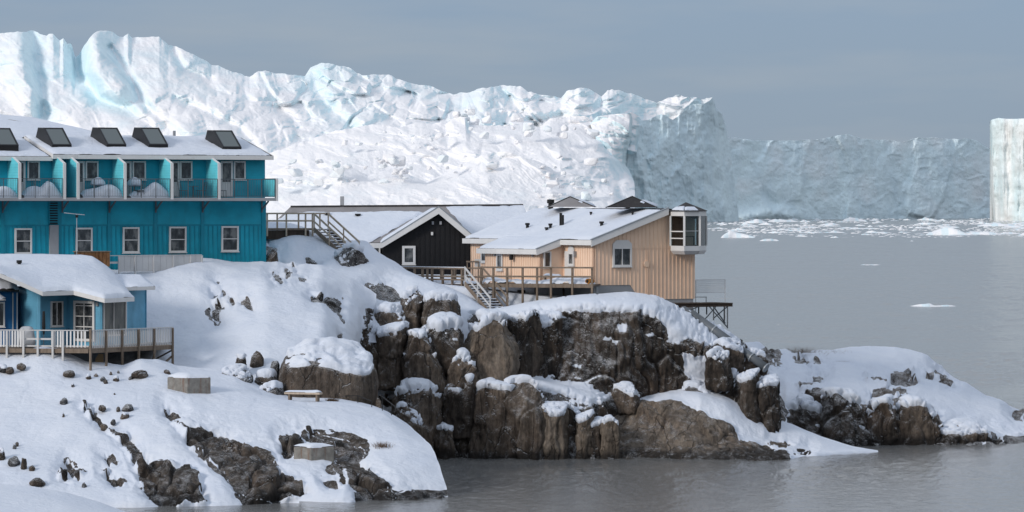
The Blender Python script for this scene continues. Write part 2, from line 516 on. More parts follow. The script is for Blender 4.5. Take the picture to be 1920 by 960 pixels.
def window(F, parent, x0, x1, y0, y1, o=0.03, fw=0.085, mh=(), mv=(), name='window', frame='white', glass='glass', sill=True, depth=0.07):
    xm = (x0 + x1) / 2
    s0, s1 = F.s(x0, o), F.s(x1, o)
    sm_ = (s0 + s1) / 2
    zt, zb = F.z(y0, sm_, o), F.z(y1, sm_, o)
    m_ = MB()
    F.box(m_, s0, s0 + fw, o - 0.03, o + depth, zb, zt); F.box(m_, s1 - fw, s1, o - 0.03, o + depth, zb, zt)
    F.box(m_, s0 + fw, s1 - fw, o - 0.03, o + depth - 0.003, zt - fw, zt); F.box(m_, s0 + fw, s1 - fw, o - 0.03, o + depth - 0.003, zb, zb + fw)
    zs = [zb + fw] + [zb + (zt - zb) * f for f in mh] + [zt - fw]
    ss = [s0 + fw] + [s0 + (s1 - s0) * f for f in mv] + [s1 - fw]
    mw = 0.05
    for z in zs[1:-1]: F.box(m_, s0 + fw, s1 - fw, o - 0.03, o + depth - 0.012, z - mw / 2, z + mw / 2)
    for s in ss[1:-1]: F.box(m_, s - mw / 2, s + mw / 2, o - 0.03, o + depth - 0.015, zb + fw, zt - fw)
    w = m_.build(name, frame, parent)
    for i in range(len(zs) - 1):
        for j in range(len(ss) - 1):
            g = MB(); F.box(g, ss[j] - 0.02, ss[j + 1] + 0.02, o - 0.02, o + 0.012, zs[i] - 0.02, zs[i + 1] + 0.02)
            g.build('pane', glass, w)
    if sill:
        g = MB(); F.box(g, s0 - 0.04, s1 + 0.04, o - 0.03, o + depth + 0.04, zb - 0.05, zb - 0.003)
        g.build('sill', frame, w)
    return w
def grid_faces(nu, nv):
    i = np.arange((nv - 1) * (nu - 1)); r, c = i // (nu - 1), i % (nu - 1)
    a = r * nu + c
    return np.stack([a, a + nu, a + nu + 1, a + 1], 1)
def vnormals(V, Fq):
    a = V[Fq[:, 2]] - V[Fq[:, 0]]; b_ = V[Fq[:, 3]] - V[Fq[:, 1]]
    fn = np.cross(a, b_)
    n = np.zeros_like(V)
    for k in range(4): np.add.at(n, Fq[:, k], fn)
    return n / np.maximum(np.linalg.norm(n, axis=1, keepdims=True), 1e-9)
def snow_slab(name, c00, c10, c11, c01, thick, parent, nu=40, nv=14, rag=0.12, seed=1, lump=0.35):
    """snow lying on a roof or plank: quad corners (front-left, front-right, back-right, back-left), rounded ragged edges"""
    c = [np.array(v, float) for v in (c00, c10, c11, c01)]
    u, v = np.meshgrid(np.linspace(0, 1, nu), np.linspace(0, 1, nv))
    u = u.ravel(); v = v.ravel()
    def at(u, v):
        return ((1 - u) * (1 - v))[:, None] * c[0] + (u * (1 - v))[:, None] * c[1] + (u * v)[:, None] * c[2] + ((1 - u) * v)[:, None] * c[3]
    B = at(u, v)
    lu = np.linalg.norm(c[1] - c[0]); lv = np.linalg.norm(c[3] - c[0])
    du = np.minimum(u, 1 - u) * lu; dv = np.minimum(v, 1 - v) * lv
    n1 = fbm(B * 0.9 + seed * 7.1, 4, seed)
    d = np.minimum(du, dv) + rag * n1
    prof = np.sqrt(np.clip(d / (thick * 1.5 + 0.05), 0, 1))
    t_ = thick * prof * (1 + lump * fbm(B * 0.6 + 31 + seed, 3, seed + 5)) - 0.03 * (prof <= 0)
    V = B.copy(); V[:, 2] += t_
    Fq = grid_faces(nu, nv)[:, ::-1]
    return np_obj(name, V, Fq, 'snow', parent)
def hit(px, py, pt, nrm):
    """where the sight line of a photograph pixel meets a plane"""
    d = Vector(((px - 960) / FPX, 1, -(py - HOR) / FPX)); o = Vector((0, 0, CAMZ))
    return o + d * ((Vector(pt) - o).dot(nrm) / d.dot(nrm))

# ================================================================== THE SETTING
def struct(o): return tag(o, kind='structure')
# sea: one sheet to the horizon
mb = MB(); mb.poly([(-16000, -200, 0), (16000, -200, 0), (16000, 40000, 0), (-16000, 40000, 0)])
SEA = struct(mb.build('sea', 'sea'))

def sdist(px, py, poly):
    """signed distance to a polygon in photograph pixels, negative inside"""
    poly = np.array(poly, float); n = len(poly)
    best = np.full(len(px), 1e9); ins = np.zeros(len(px), bool)
    for i in range(n):
        a, b_ = poly[i], poly[(i + 1) % n]
        e = b_ - a; L2 = (e ** 2).sum() + 1e-9
        t_ = np.clip(((px - a[0]) * e[0] + (py - a[1]) * e[1]) / L2, 0, 1)
        d = (px - a[0] - t_ * e[0]) ** 2 + (py - a[1] - t_ * e[1]) ** 2
        best = np.minimum(best, d)
        c = ((a[1] > py) != (b_[1] > py)) & (px < (b_[0] - a[0]) * (py - a[1]) / (b_[1] - a[1] + 1e-12) + a[0])
        ins ^= c
    d = np.sqrt(best)
    return np.where(ins, -d, d)
def smooth1(a, k):
    if k < 1: return a
    w = np.ones(2 * k + 1) / (2 * k + 1)
    return np.convolve(np.pad(a, k, mode='edge'), w, 'valid')
def loft(rows, nu, step, under=True, sm=2):
    """rows of (px, py, D) from the back/top to the front/bottom; D None = on the water line. Returns grids of px, py, D"""
    R_ = []
    for r in rows:
        r = [(x, y, water_D(y) if d is None else d) for x, y, d in r]
        a = np.array(r, float)
        x = np.linspace(a[0, 0], a[-1, 0], nu)
        R_.append(np.stack([x, smooth1(np.interp(x, a[:, 0], a[:, 1]), sm), smooth1(np.interp(x, a[:, 0], a[:, 2]), sm)], 1))
    if under:
        q = R_[-1].copy(); q[:, 2] -= 0.5; q[:, 1] = HOR + (CAMZ + 1.4) * FPX / q[:, 2]
        R_.append(q)
    out_ = []
    for i in range(len(R_) - 1):
        p0 = R_[max(i - 1, 0)]; p1 = R_[i]; p2 = R_[i + 1]; p3 = R_[min(i + 2, len(R_) - 1)]
        d = np.abs(p2[:, 1] - p1[:, 1]).mean() + 0.25 * FPX / 250 * np.abs(p2[:, 2] - p1[:, 2]).mean() * 0.2
        k = max(3, int(d / step))
        for j in range(k):
            t_ = j / k
            t2, t3 = t_ * t_, t_ ** 3
            T = 0.38
            out_.append((2 * t3 - 3 * t2 + 1) * p1 + (t3 - 2 * t2 + t_) * T * (p2 - p0) + (-2 * t3 + 3 * t2) * p2 + (t3 - t2) * T * (p3 - p1))
    out_.append(R_[-1])
    G = np.stack(out_)                          # nv, nu, 3
    return G
def g2w(G):
    px, py, D = G[..., 0].ravel(), G[..., 1].ravel(), G[..., 2].ravel() + DOFF
    return np.stack([(px - 960) / FPX * D, D, CAMZ - (py - HOR) / FPX * D], 1)
GROUND = {}
def ground_D(name, x, y):
    """distance at which the sight line through a photograph pixel meets a terrain sheet"""
    gx_, gy_, gd_ = GROUND[name]
    return float(gd_[np.argmin((gx_ - x) ** 2 + (gy_ - y) ** 2)])
def terrain(name, rows, nu=260, step=2.4, rock=(), snow=(), base=40.0, slope=None, thick=0.28, amp=0.35, joint=0.35,
            mat='rock', seed=1, warp=7.0, lump=0.25, under=True, sm=2, cell=(0.42, 0.42, 0.14), stria=0.0, sdir=(2.2, 2.2, 0.22)):
    G = loft(rows, nu, step, under, sm)
    nv = G.shape[0]
    V = g2w(G); px, py = G[..., 0].ravel(), G[..., 1].ravel()
    GROUND[name] = (px, py, G[..., 2].ravel())
    Fq = grid_faces(nu, nv)
    n = vnormals(V, Fq)
    if n[:, 1].mean() > 0: n = -n; Fq = Fq[:, ::-1]
    # rough rock
    q = V * np.array(cell) + 5 * seed
    q = q + 0.25 * np.stack([vnoise(V * 0.5 + 9 + k, seed + k) for k in range(3)], 1)
    fc, ed = facets(q, seed + 3, 0.12)
    fc = fc + 0.45 * facets(q * 2.3 + 4, seed + 4, 0.15)[0]
    big = fbm(V * 0.35 + seed, 3, seed)
    disp = amp * (0.7 * big + 0.6 * fbm(V * 1.3 + seed, 4, seed + 9)) + joint * fc - joint * 0.8 * np.exp(-(ed / 0.05) ** 2)
    if stria: disp = disp + stria * (ridged(V * np.array(sdir) + 0.5 * fbm(V * .8, 2, seed)[:, None] + seed, 4, seed + 12, gain=.6) + 0.8 * fbm(V * np.array(sdir) * 2.2 + seed, 4, seed + 13, gain=.65))
    Vr0 = V + n * disp[:, None]
    nr = vnormals(Vr0, Fq)
    m_ = np.full(len(V), float(base))
    if slope: m_ = m_ + slope[0] * (0.4 * nr[:, 2] + 0.6 * n[:, 2] - slope[1])
    if slope: m_ = np.clip(m_, -25, 25)
    wx = warp * fbm(V * 0.9 + 3 * seed, 5, seed + 21, gain=0.62); wy = warp * fbm(V * 0.9 + 11 + seed, 5, seed + 22, gain=0.62)
    for pl in rock: m_ = np.minimum(m_, sdist(px + wx, py + wy, pl))
    for pl in snow: m_ = np.maximum(m_, -sdist(px + wx, py + wy, pl))
    m_ = m_ + 0.55 * warp * fbm(V * 2.6 + seed, 5, seed + 30, gain=0.65)
    if slope: m_ = np.minimum(m_, (V[:, 2] - 0.7) * 12)
    cover = sstep(-2, 9, m_)
    dr = disp * (1 - 0.96 * cover) - 0.05 * cover
    rockV = V + n * dr[:, None]
    o = struct(np_obj(name, rockV, Fq, mat))
    off = np.where(m_ > 0, thick * (0.07 + 0.93 * sstep(0, 26, m_)), -0.22 * sstep(0, 4, -m_)) 
    off = np.where((m_ > -4) & (m_ <= 0), thick * 0.07 * (1 + m_ / 4) - 0.22 * (-m_ / 4), off)
    off = off + cover * lump * (0.55 * fbm(V * 0.22 + 50 + seed, 3, seed + 40) + 0.09 * fbm(V * 1.1 + seed, 4, seed + 41))
    snowV = V + n * (dr + off)[:, None]
    keep = (m_[Fq] > -5).any(1)
    if keep.any():
        F2 = Fq[keep]
        used = np.unique(F2); idx = np.zeros(len(V), int); idx[used] = np.arange(len(used))
        np_obj('snow_cover', snowV[used], idx[F2], 'snow', o)
    return o

# wind ripples on the part of the sea in view
yy = np.concatenate([np.arange(985, 560, -1.15), np.arange(560, 437, -0.75)]); xx = np.arange(560, 2080, 1.5)
PX, PY = np.meshgrid(xx, yy); Dw = CAMZ * FPX / (PY - HOR)
V = np.stack([((PX - 960) / FPX * Dw).ravel(), Dw.ravel(), np.zeros(Dw.size)], 1)
dD = (np.abs(np.gradient(Dw, axis=0))).ravel()
lane = 0.72 + 1.4 * fbm(np.stack([V[:, 0] / 60, V[:, 1] / 22, V[:, 2]], 1), 3, 402)
am_ = np.clip(0.055 * dD / 0.5, 0.050, 0.24) * np.clip(lane, 0.15, 2.0)
sc_ = np.clip(dD / 0.5, 1, 12)[:, None]
q = np.stack([V[:, 0] * 2.0, V[:, 1] * 0.85, V[:, 2]], 1) / sc_ ** 0.75
V[:, 2] = 0.10 + am_ * (fbm(q, 3, 400, gain=0.62) + 0.5 * fbm(q * 0.3 + 7, 2, 401))
V[:, 2] = np.maximum(V[:, 2], 0.005)
V = V.reshape(len(yy), len(xx), 3)
for sl_ in (np.s_[0], np.s_[-1], np.s_[:, 0], np.s_[:, -1]): V[sl_][..., 2] = -0.02
np_obj('ripples', V.reshape(-1, 3), grid_faces(len(xx), len(yy))[:, ::-1], 'sea', SEA)

# ---- near shore below the blue house: smooth snow over whaleback rock
A = terrain('snowy_shore', [
    [(-80, 672, 237.5), (40, 664, 237.5), (75, 656, 237.5), (110, 660, 237.5), (160, 684, 237.5), (230, 690, 238), (262, 677, 238), (295, 676, 239), (330, 688, 240), (430, 700, 240), (480, 728, 239.5), (540, 748, 239), (640, 756, 238), (700, 768, 237.4), (725, 776, 237), (752, 796, 236)],
    [(-80, 735, 233), (150, 732, 233), (320, 742, 233), (430, 752, 233), (540, 770, 232), (640, 778, 232), (730, 792, 232), (788, 822, 231)],
    [(-80, 830, 226), (150, 826, 226), (320, 815, 226), (430, 820, 227), (540, 830, 227), (640, 832, 227), (750, 842, 227), (814, 856, 227)],
    [(-80, 905, 219), (150, 905, 219), (320, 898, 220), (430, 900, 220), (540, 898, 221), (640, 900, 221), (750, 900, 222.5), (832, 902, 224)],
    [(-80, 950, None), (150, 951, None), (250, 951, None), (430, 948, None), (540, 943, None), (660, 945, None), (740, 941, None), (846, 937, None)]],
    nu=440, step=1.9, rock=[
    [(207, 807), (240, 820), (267, 853), (313, 870), (333, 877), (353, 880), (370, 897), (383, 945), (297, 955), (283, 933), (263, 907), (257, 873), (233, 837)],
    [(325, 793), (353, 797), (380, 800), (432, 818), (467, 836), (506, 850), (517, 875), (535, 893), (563, 903), (577, 921), (534, 936), (499, 939), (470, 941), (442, 914), (421, 882), (400, 868), (372, 845), (345, 818)],
    [(568, 806), (598, 808), (648, 818), (683, 832), (683, 847), (673, 861), (694, 878), (719, 903), (733, 934), (683, 925), (658, 907), (644, 882), (630, 864), (627, 836), (598, 829)],
    [(662, 917), (740, 933), (742, 960), (668, 960)],
    [(158, 763), (173, 770), (193, 785), (203, 793), (197, 801), (187, 795), (160, 770)],
    [(305, 763), (338, 776), (337, 788), (313, 785)],
    [(113, 887), (127, 860), (157, 887), (147, 898), (129, 890), (123, 903), (113, 900)],
    [(193, 853), (213, 853), (223, 867), (217, 875), (200, 867)],
    [(190, 878), (217, 893), (240, 905), (213, 905)],
    [(522, 820), (545, 812), (560, 826), (556, 850), (535, 852)],
    [(606, 898), (630, 900), (636, 912), (618, 910)],
    [(624, 880), (634, 880), (648, 902), (640, 904)],
    [(262, 912), (272, 915), (292, 934), (284, 936)], [(738, 930), (850, 926), (850, 950), (738, 950)]],
    thick=0.24, amp=0.42, joint=0.36, cell=(.5, .3, .3), mat='rock_shore', seed=3, warp=8, lump=0.42)
# snow bank in the very foreground
terrain('snow_bank', [
    [(-80, 898, 208), (0, 912, 208), (60, 918, 208), (120, 929, 208), (180, 946, 208), (240, 968, 208)],
    [(-80, 935, 203), (0, 945, 203), (120, 960, 203), (260, 990, 203)],
    [(-80, 995, 199), (0, 995, 199), (120, 996, 199), (280, 1000, 199)]], nu=120, step=2.5, thick=0.2, amp=0.05, joint=0, seed=5, lump=0.2)
# ---- hillside from the teal hotel down to the terrace
terrain('snowy_hillside', [
    [(-80, 505, 256), (200, 508, 257), (285, 506, 257.5), (330, 492, 258), (400, 491, 259), (470, 497, 260.5), (530, 496, 261), (600, 500, 260.5), (660, 524, 260.5), (704, 556, 260.5)],
    [(-80, 535, 252), (240, 535, 252), (305, 530, 254), (400, 526, 255), (500, 530, 254), (600, 545, 255), (655, 568, 256.5), (700, 604, 259)],
    [(-80, 664, 248), (250, 660, 248), (300, 640, 248.5), (330, 632, 249), (400, 618, 249), (500, 610, 248), (600, 620, 248), (645, 636, 250.5), (688, 668, 257)],
    [(-80, 686, 243), (260, 686, 243.5), (330, 688, 244), (400, 688, 243), (500, 696, 242), (600, 704, 243), (640, 714, 245.5), (690, 740, 253)],
    [(-80, 712, 239), (260, 712, 239), (400, 724, 239), (500, 745, 239), (600, 775, 240), (640, 800, 242), (692, 850, 250)]],
    nu=330, step=2.2, rock=[
    [(585, 556), (641, 556), (644, 590), (644, 618), (635, 598), (616, 575), (588, 564)],
    [(538, 487), (560, 484), (550, 502)], [(510, 512), (532, 531), (519, 533)], [(532, 508), (554, 512), (538, 521)], [(555, 526), (577, 519), (572, 531)],
    [(393, 584), (410, 561), (419, 575), (410, 580), (407, 600)], [(447, 564), (463, 557), (477, 578), (460, 574)],
    [(396, 547), (408, 545), (406, 557), (398, 556)], [(403, 524), (413, 526), (410, 532)], [(415, 540), (421, 542), (420, 558), (415, 556)], [(428, 553), (436, 558), (435, 568), (429, 564)],
    [(632, 630), (642, 626), (641, 648), (634, 645)], [(690, 590), (720, 590), (720, 900), (672, 900), (676, 720), (680, 640)]],
    thick=0.24, amp=0.35, joint=0.32, mat='rock_dark', seed=11, warp=6, lump=0.55, under=False)
# ---- knoll between the hotel and the black house, running down to the landing
terrain('snowy_knoll', [
    [(440, 418, 274), (497, 420, 273), (545, 428, 272), (600, 446, 271), (650, 458, 270), (685, 458, 269.5), (705, 480, 269), (760, 510, 268), (830, 538, 267), (880, 562, 266.5), (930, 592, 266)],
    [(440, 470, 266), (497, 474, 266), (560, 470, 267), (620, 478, 267), (680, 490, 266.5), (740, 515, 266), (810, 540, 265), (880, 572, 264), (940, 610, 263)],
    [(440, 530, 260), (500, 530, 259), (600, 545, 260), (680, 556, 261), (740, 568, 262), (810, 580, 262), (880, 600, 262), (950, 640, 261)],
    [(440, 640, 256), (600, 640, 257), (740, 650, 258), (880, 700, 259), (960, 760, 259)]],
    nu=260, step=2.2, rock=[[(690, 540), (720, 528), (745, 540), (760, 562), (735, 562), (700, 556)], [(572, 482), (604, 490), (582, 498)],
                            [(497, 455), (505, 455), (522, 469), (512, 494), (497, 494)]], thick=0.25, amp=0.35, joint=0.3, mat='rock_dark', seed=17, warp=6, lump=0.45, under=False)
# ground behind, carrying the houses
mb = MB()
mb.poly([P(-120, 505, 262), P(520, 505, 262), P(700, 520, 268), P(930, 592, 266), P(1110, 566, 266), P(1230, 572, 267), P(1310, 600, 270), P(1330, 600, 300), P(560, 470, 330), P(-120, 470, 330)])
struct(mb.build('snowy_ground', 'snow'))

# ---- central cliff
CL = terrain('rock_cliff', [
    [(650, 600, 264), (760, 590, 264), (860, 592, 264), (950, 578, 264.5), (1000, 568, 264.5), (1060, 559, 264.5), (1110, 556, 264.5), (1180, 553, 264.5), (1230, 560, 264.5), (1300, 590, 264.5), (1350, 612, 265), (1390, 640, 265), (1440, 690, 265), (1475, 770, 265)],
    [(650, 625, 262), (760, 620, 262), (860, 620, 262), (950, 600, 262), (1000, 588, 262), (1060, 580, 261.5), (1110, 578, 261.3), (1180, 584, 261.3), (1230, 596, 261.3), (1290, 640, 261.8), (1350, 668, 262.4), (1390, 690, 262.6), (1440, 730, 262.6), (1475, 800, 263)],
    [(650, 690, 260.5), (760, 690, 260.5), (860, 690, 260.5), (950, 700, 260), (1000, 706, 260), (1060, 715, 260), (1110, 722, 260), (1180, 728, 261), (1230, 735, 262), (1290, 738, 262.4), (1350, 742, 262.4), (1390, 745, 262.4), (1440, 780, 262), (1475, 820, 262)],
    [(650, 735, 259), (760, 735, 259), (860, 735, 258.8), (950, 722, 258.5), (1000, 726, 258), (1060, 740, 257.8), (1110, 760, 257.6), (1140, 762, 259.5), (1180, 765, 262), (1230, 768, 263), (1290, 775, 263), (1350, 790, 263), (1390, 800, 263.5), (1440, 815, 263.8), (1475, 835, 264)],
    [(650, 864, None), (800, 862, None), (900, 861, None), (1000, 862, None), (1110, 863, None), (1140, 860, 259.2), (1170, 848, 263.4), (1230, 845, 264), (1390, 845, 265), (1475, 844, 266)]],
    nu=420, step=1.9, base=-6, slope=(75, 0.42), snow=[
    [(955, 570), (1060, 556), (1180, 548), (1240, 556), (1290, 592), (1290, 625), (1270, 640), (1250, 600), (1215, 585), (1165, 580), (1110, 582), (1060, 580), (1010, 578), (960, 582)],
    [(1240, 590), (1300, 600), (1350, 640), (1330, 650), (1300, 630), (1275, 640), (1255, 640), (1250, 615)],
    [(1282, 660), (1320, 668), (1340, 700), (1370, 725), (1330, 722), (1300, 715), (1284, 695)],
    [(1000, 668), (1020, 668), (1045, 705), (1000, 705)], [(1133, 628), (1148, 632), (1140, 640), (1132, 638)], [(1150, 640), (1166, 638), (1160, 650)],
    [(1075, 685), (1096, 678), (1088, 692)], [(1158, 606), (1175, 604), (1172, 622), (1160, 620)], [(1205, 622), (1228, 624), (1226, 632), (1208, 628)]],
    thick=0.24, amp=0.30, joint=0.24, cell=(0.45, 0.45, 0.12), stria=0.15, mat='rock_crag', seed=23, warp=9, lump=0.2)
# ---- the light whaleback slab in front of it
SLB = terrain('rock_slab', [
    [(1132, 770, 263), (1150, 756, 262.5), (1180, 748, 262.2), (1230, 738, 262), (1290, 732, 262), (1350, 735, 262), (1385, 750, 262), (1420, 782, 262), (1480, 800, 262.5), (1540, 826, 263.2), (1600, 843, 263.4), (1645, 849.5, 263.6)],
    [(1134, 790, 260.8), (1150, 772, 260.5), (1190, 758, 260.2), (1250, 750, 259.8), (1310, 752, 259.8), (1360, 770, 259.8), (1400, 800, 259.8), (1440, 818, 260), (1490, 826, 260.6), (1540, 838, 261.6), (1600, 847.5, 262.6), (1645, 850.5, 263)],
    [(1136, 822, 258.2), (1160, 815, 258), (1220, 812, 257.8), (1280, 812, 257.6), (1330, 822, 257.4), (1380, 838, 257.2), (1430, 848, 257.4), (1480, 850, 258.2), (1540, 850, 260), (1600, 850, 262), (1645, 851, 262.7)],
    [(1140, 864, None), (1200, 863, None), (1280, 864, None), (1360, 866, None), (1440, 867, None), (1480, 864, None), (1500, 861, None), (1560, 856, None), (1600, 853.5, None), (1645, 851.5, None)]],
    nu=300, step=1.8, base=40, rock=[[(1120, 760), (1150, 752), (1195, 752), (1262, 754), (1312, 772), (1342, 788), (1366, 800), (1384, 818), (1392, 826), (1440, 832), (1450, 842), (1478, 856), (1484, 880), (1120, 880)],
      [(1440, 832), (1446, 826), (1480, 832), (1474, 838)], [(1490, 846), (1512, 842), (1508, 850)]], thick=0.26, amp=0.30, joint=0.16, cell=(0.34, 0.34, 0.12), stria=0.08, sdir=(1.3, 1.3, .35), mat='rock_pale', seed=29, warp=8, lump=0.22)
# ---- the low point on the right
PT = terrain('rocky_point', [
    [(1380, 648, 286), (1395, 645, 287), (1420, 643, 288), (1440, 650, 288), (1480, 657, 290), (1540, 661, 291), (1560, 664, 291), (1590, 658, 292), (1640, 654, 293), (1680, 656, 293), (1730, 668, 293), (1768, 688, 293), (1800, 718, 292), (1845, 748, 291), (1885, 757, 290), (1920, 772, 289), (1960, 800, 288)],
    [(1380, 690, 281), (1420, 688, 281.5), (1480, 692, 283), (1560, 695, 284), (1640, 690, 286), (1700, 696, 286.5), (1760, 716, 286), (1820, 748, 285), (1870, 765, 284.5), (1930, 790, 284), (1960, 806, 284)],
    [(1380, 725, 276), (1465, 738, 275.5), (1540, 732, 275.6), (1610, 745, 276), (1650, 742, 277), (1700, 745, 278), (1760, 770, 278), (1830, 790, 279), (1880, 800, 279.5), (1960, 812, 280)],
    [(1380, 770, 274), (1465, 778, 273.6), (1540, 776, 273.6), (1610, 786, 273.8), (1650, 786, 274.2), (1700, 788, 274.6), (1760, 800, 275), (1830, 812, 276), (1880, 818, 277), (1960, 822, 278)],
    [(1380, 836, None), (1470, 836, None), (1620, 836, None), (1700, 836, None), (1850, 837, None), (1900, 833, None), (1960, 825, None)]],
    nu=380, step=1.9, base=40, rock=[
    [(1375, 700), (1440, 705), (1462, 765), (1480, 765), (1500, 748), (1540, 735), (1590, 748), (1612, 765), (1620, 800), (1660, 800), (1670, 765), (1700, 758), (1740, 770), (1752, 780), (1735, 792), (1800, 800), (1840, 822), (1845, 860), (1375, 860)],
    [(1615, 757), (1640, 750), (1680, 752), (1722, 758), (1700, 766), (1650, 762), (1618, 800)],
    [(1637, 740), (1660, 732), (1695, 730), (1702, 738), (1660, 745), (1640, 750)],
    [(1620, 700), (1628, 715), (1665, 722), (1660, 716), (1632, 712)], [(1670, 702), (1708, 698), (1710, 712), (1672, 718)],
    [(1752, 688), (1768, 694), (1785, 722), (1776, 722), (1755, 700)], [(1734, 698), (1748, 700), (1752, 712), (1738, 708)],
    [(1494, 718), (1510, 712), (1524, 712), (1524, 728), (1500, 728)], [(1515, 700), (1545, 702), (1535, 722), (1526, 712)],
    [(1522, 678), (1536, 680), (1540, 688), (1524, 684)], [(1496, 662), (1508, 664), (1508, 675), (1500, 672)], [(1442, 656), (1452, 658), (1454, 668), (1446, 664)], [(1405, 668), (1450, 676), (1458, 690), (1430, 690), (1410, 682)],
    [(1850, 808), (1875, 822), (1880, 845), (1845, 845)], [(1896, 766), (1915, 772), (1918, 790), (1904, 786)], [(1880, 822), (1900, 818), (1925, 815), (1925, 845), (1880, 845)]],
    snow=[[(1510, 805), (1538, 780), (1556, 806)], [(1600, 797), (1614, 793), (1618, 800)], [(1680, 796), (1700, 783), (1727, 783), (1727, 792), (1700, 792)],
          [(1668, 812), (1690, 800), (1727, 804), (1728, 818), (1700, 808)], [(1770, 788), (1785, 792), (1802, 822), (1790, 824)]],
    thick=0.25, amp=0.35, joint=0.40, mat='rock', seed=31, warp=7, lump=0.4)

# ---- separate blocks of the cliff and the loose boulders
def cube_sphere(n):
    V = []; Fq = []
    for ax in range(3):
        for sg in (-1, 1):
            b0 = len(V)
            for i in range(n + 1):
                for j in range(n + 1):
                    c = [0, 0, 0]; c[ax] = sg
                    c[(ax + 1) % 3] = math.tan((i / n * 2 - 1) * math.pi / 4) ; c[(ax + 2) % 3] = math.tan((j / n * 2 - 1) * math.pi / 4) * sg
                    V.append(c)
            for i in range(n):
                for j in range(n):
                    a = b0 + i * (n + 1) + j
                    Fq.append((a, a + n + 1, a + n + 2, a + 1))
    V = np.array(V, float); Fq = np.array(Fq)
    key = np.round(V * 1e5).astype(np.int64)
    _, first, inv = np.unique(key, axis=0, return_index=True, return_inverse=True)
    return V[first], inv.ravel()[Fq]
CS = {n: cube_sphere(n) for n in (8, 14, 20, 28, 40)}
def block(name, x0, x1, y0, y1, D, thick=None, parent=None, seed=0, mat='rock', k=8.0, cuts=14, snow=0.18, cap=True, lean=0.0, taper=0.10, rough=0.13, label=None, group=None, n=None, bury=0.6, rz=None, nzt=0.55, fac=1.0):
    rnd = random.Random(seed * 77 + 5)
    sc = D / FPX
    w = (x1 - x0) * sc / 2; h = (y1 - y0) * sc; dth = (thick or w * 2 * 0.9) / 2
    c = P((x0 + x1) / 2, y1, D)
    if n is None: n = 40 if (x1 - x0) * (y1 - y0) > 3500 else 28 if (x1 - x0) * (y1 - y0) > 1500 else 14 if (x1 - x0) * (y1 - y0) > 250 else 8
    V0, Fq = CS[n]
    V = V0.copy()
    V /= ((np.abs(V) ** k).sum(1) ** (1 / k))[:, None]
    for i in range(cuts):
        a = rnd.uniform(0, 2 * math.pi); el = rnd.choice([rnd.uniform(-0.25, 0.35), rnd.uniform(0.35, 1.1)])
        if h > 1.5 * 2 * w: el = rnd.choice([rnd.uniform(-0.12, 0.15), rnd.uniform(-0.12, 0.15), rnd.uniform(1.2, 1.5)])
        nn = np.array([math.cos(a) * math.cos(el), math.sin(a) * math.cos(el), math.sin(el)])
        off = rnd.uniform(0.74, 1.0)
        dd = V @ nn - off
        V -= np.clip(dd, 0, None)[:, None] * nn * 0.9
    V[:, 2] = np.where(V[:, 2] > 0.0, V[:, 2], V[:, 2])
    ext = np.abs(V).max(0); V /= np.maximum(ext, 0.6)
    tz = (V[:, 2] + 1) / 2
    S = np.array([w, dth, h / 2 + bury / 2])
    U = V * S
    U[:, 0] *= 1 - taper * tz; U[:, 1] *= 1 - taper * tz
    U[:, 0] += lean * h * tz
    r_ = rnd.uniform(-0.35, 0.35) if rz is None else rz
    cr_, sr_ = math.cos(r_), math.sin(r_)
    f_ = 1 / (abs(cr_) + 0.45 * abs(sr_) * min(1.5, dth / max(w, .01)))
    U = np.stack([(U[:, 0] * cr_ - U[:, 1] * sr_) * f_, U[:, 0] * sr_ + U[:, 1] * cr_, U[:, 2]], 1)
    Wd = U + np.array([c.x, c.y, c.z + h / 2 - bury / 2])
    size = min(w, h / 2)
    nn = vnormals(Wd, Fq)
    if ((Wd - Wd.mean(0)) * nn).sum(1).mean() < 0: Fq = Fq[:, ::-1]; nn = -nn
    q = Wd / max(size, 0.2)
    d = rough * size * (fbm(q * 0.9 + seed, 4, seed + 60) * 1.6) + rough * 0.6 * size * ridged(q * np.array([1.6, 1.6, 0.5]) + seed, 3, seed + 61)
    fq = np.stack([q[:, 0] * 1.1, q[:, 1] * 1.1, q[:, 2] * .45], 1) + 0.2 * np.stack([vnoise(q * 1.5 + kk, kk) for kk in range(3)], 1)
    Ws = Wd + nn * d[:, None]; ns_ = nn
    d = d + 0.045 * min(size, 1.2) * fac * (ridged(Wd * np.array([2.4, 2.4, .4]) + seed, 4, seed + 66, gain=.6) + fbm(Wd * np.array([4, 4, 1.5]) + seed, 4, seed + 67, gain=.65))
    ff, fe_ = facets(fq + seed, seed + 63, 0.10)
    d = d + fac * size * (0.11 * ff + 0.05 * facets(fq * 2.4 + seed, seed + 64, 0.12)[0]) - fac * 0.05 * size * np.exp(-(fe_ / 0.06) ** 2)
    Wd = Wd + nn * d[:, None]
    if label:
        o = root(name, label, 'boulder', (c.x, c.y, c.z), 0, group)
        par = o
        np_obj('stone', Wd, Fq, mat, o)
    else:
        o = np_obj(name, Wd, Fq, mat, parent); par = o
    if cap:
        nn = vnormals(Ws, Fq)
        ns = fbm(Wd * 1.1 + seed, 4, seed + 62)
        top = Wd[:, 2].max()
        g = nn[:, 2] + 0.28 * ns - 0.35 * (1 - tz) - nzt
        snow = min(snow, 0.3 * h)
        off = np.where(g > 0, snow * (0.15 + 0.85 * sstep(0, 0.3, g)) * (1 + 0.15 * ns), -0.12 * sstep(0, 0.15, -g))
        SV = np.where((off > 0)[:, None], Ws + nn * (off * 0.55 + fac * 0.11 * size * sstep(0, 0.12, g))[:, None], Wd + nn * off[:, None]); SV[:, 2] += np.clip(off, 0, None) * 0.6
        keep = (g[Fq] > -0.2).any(1)
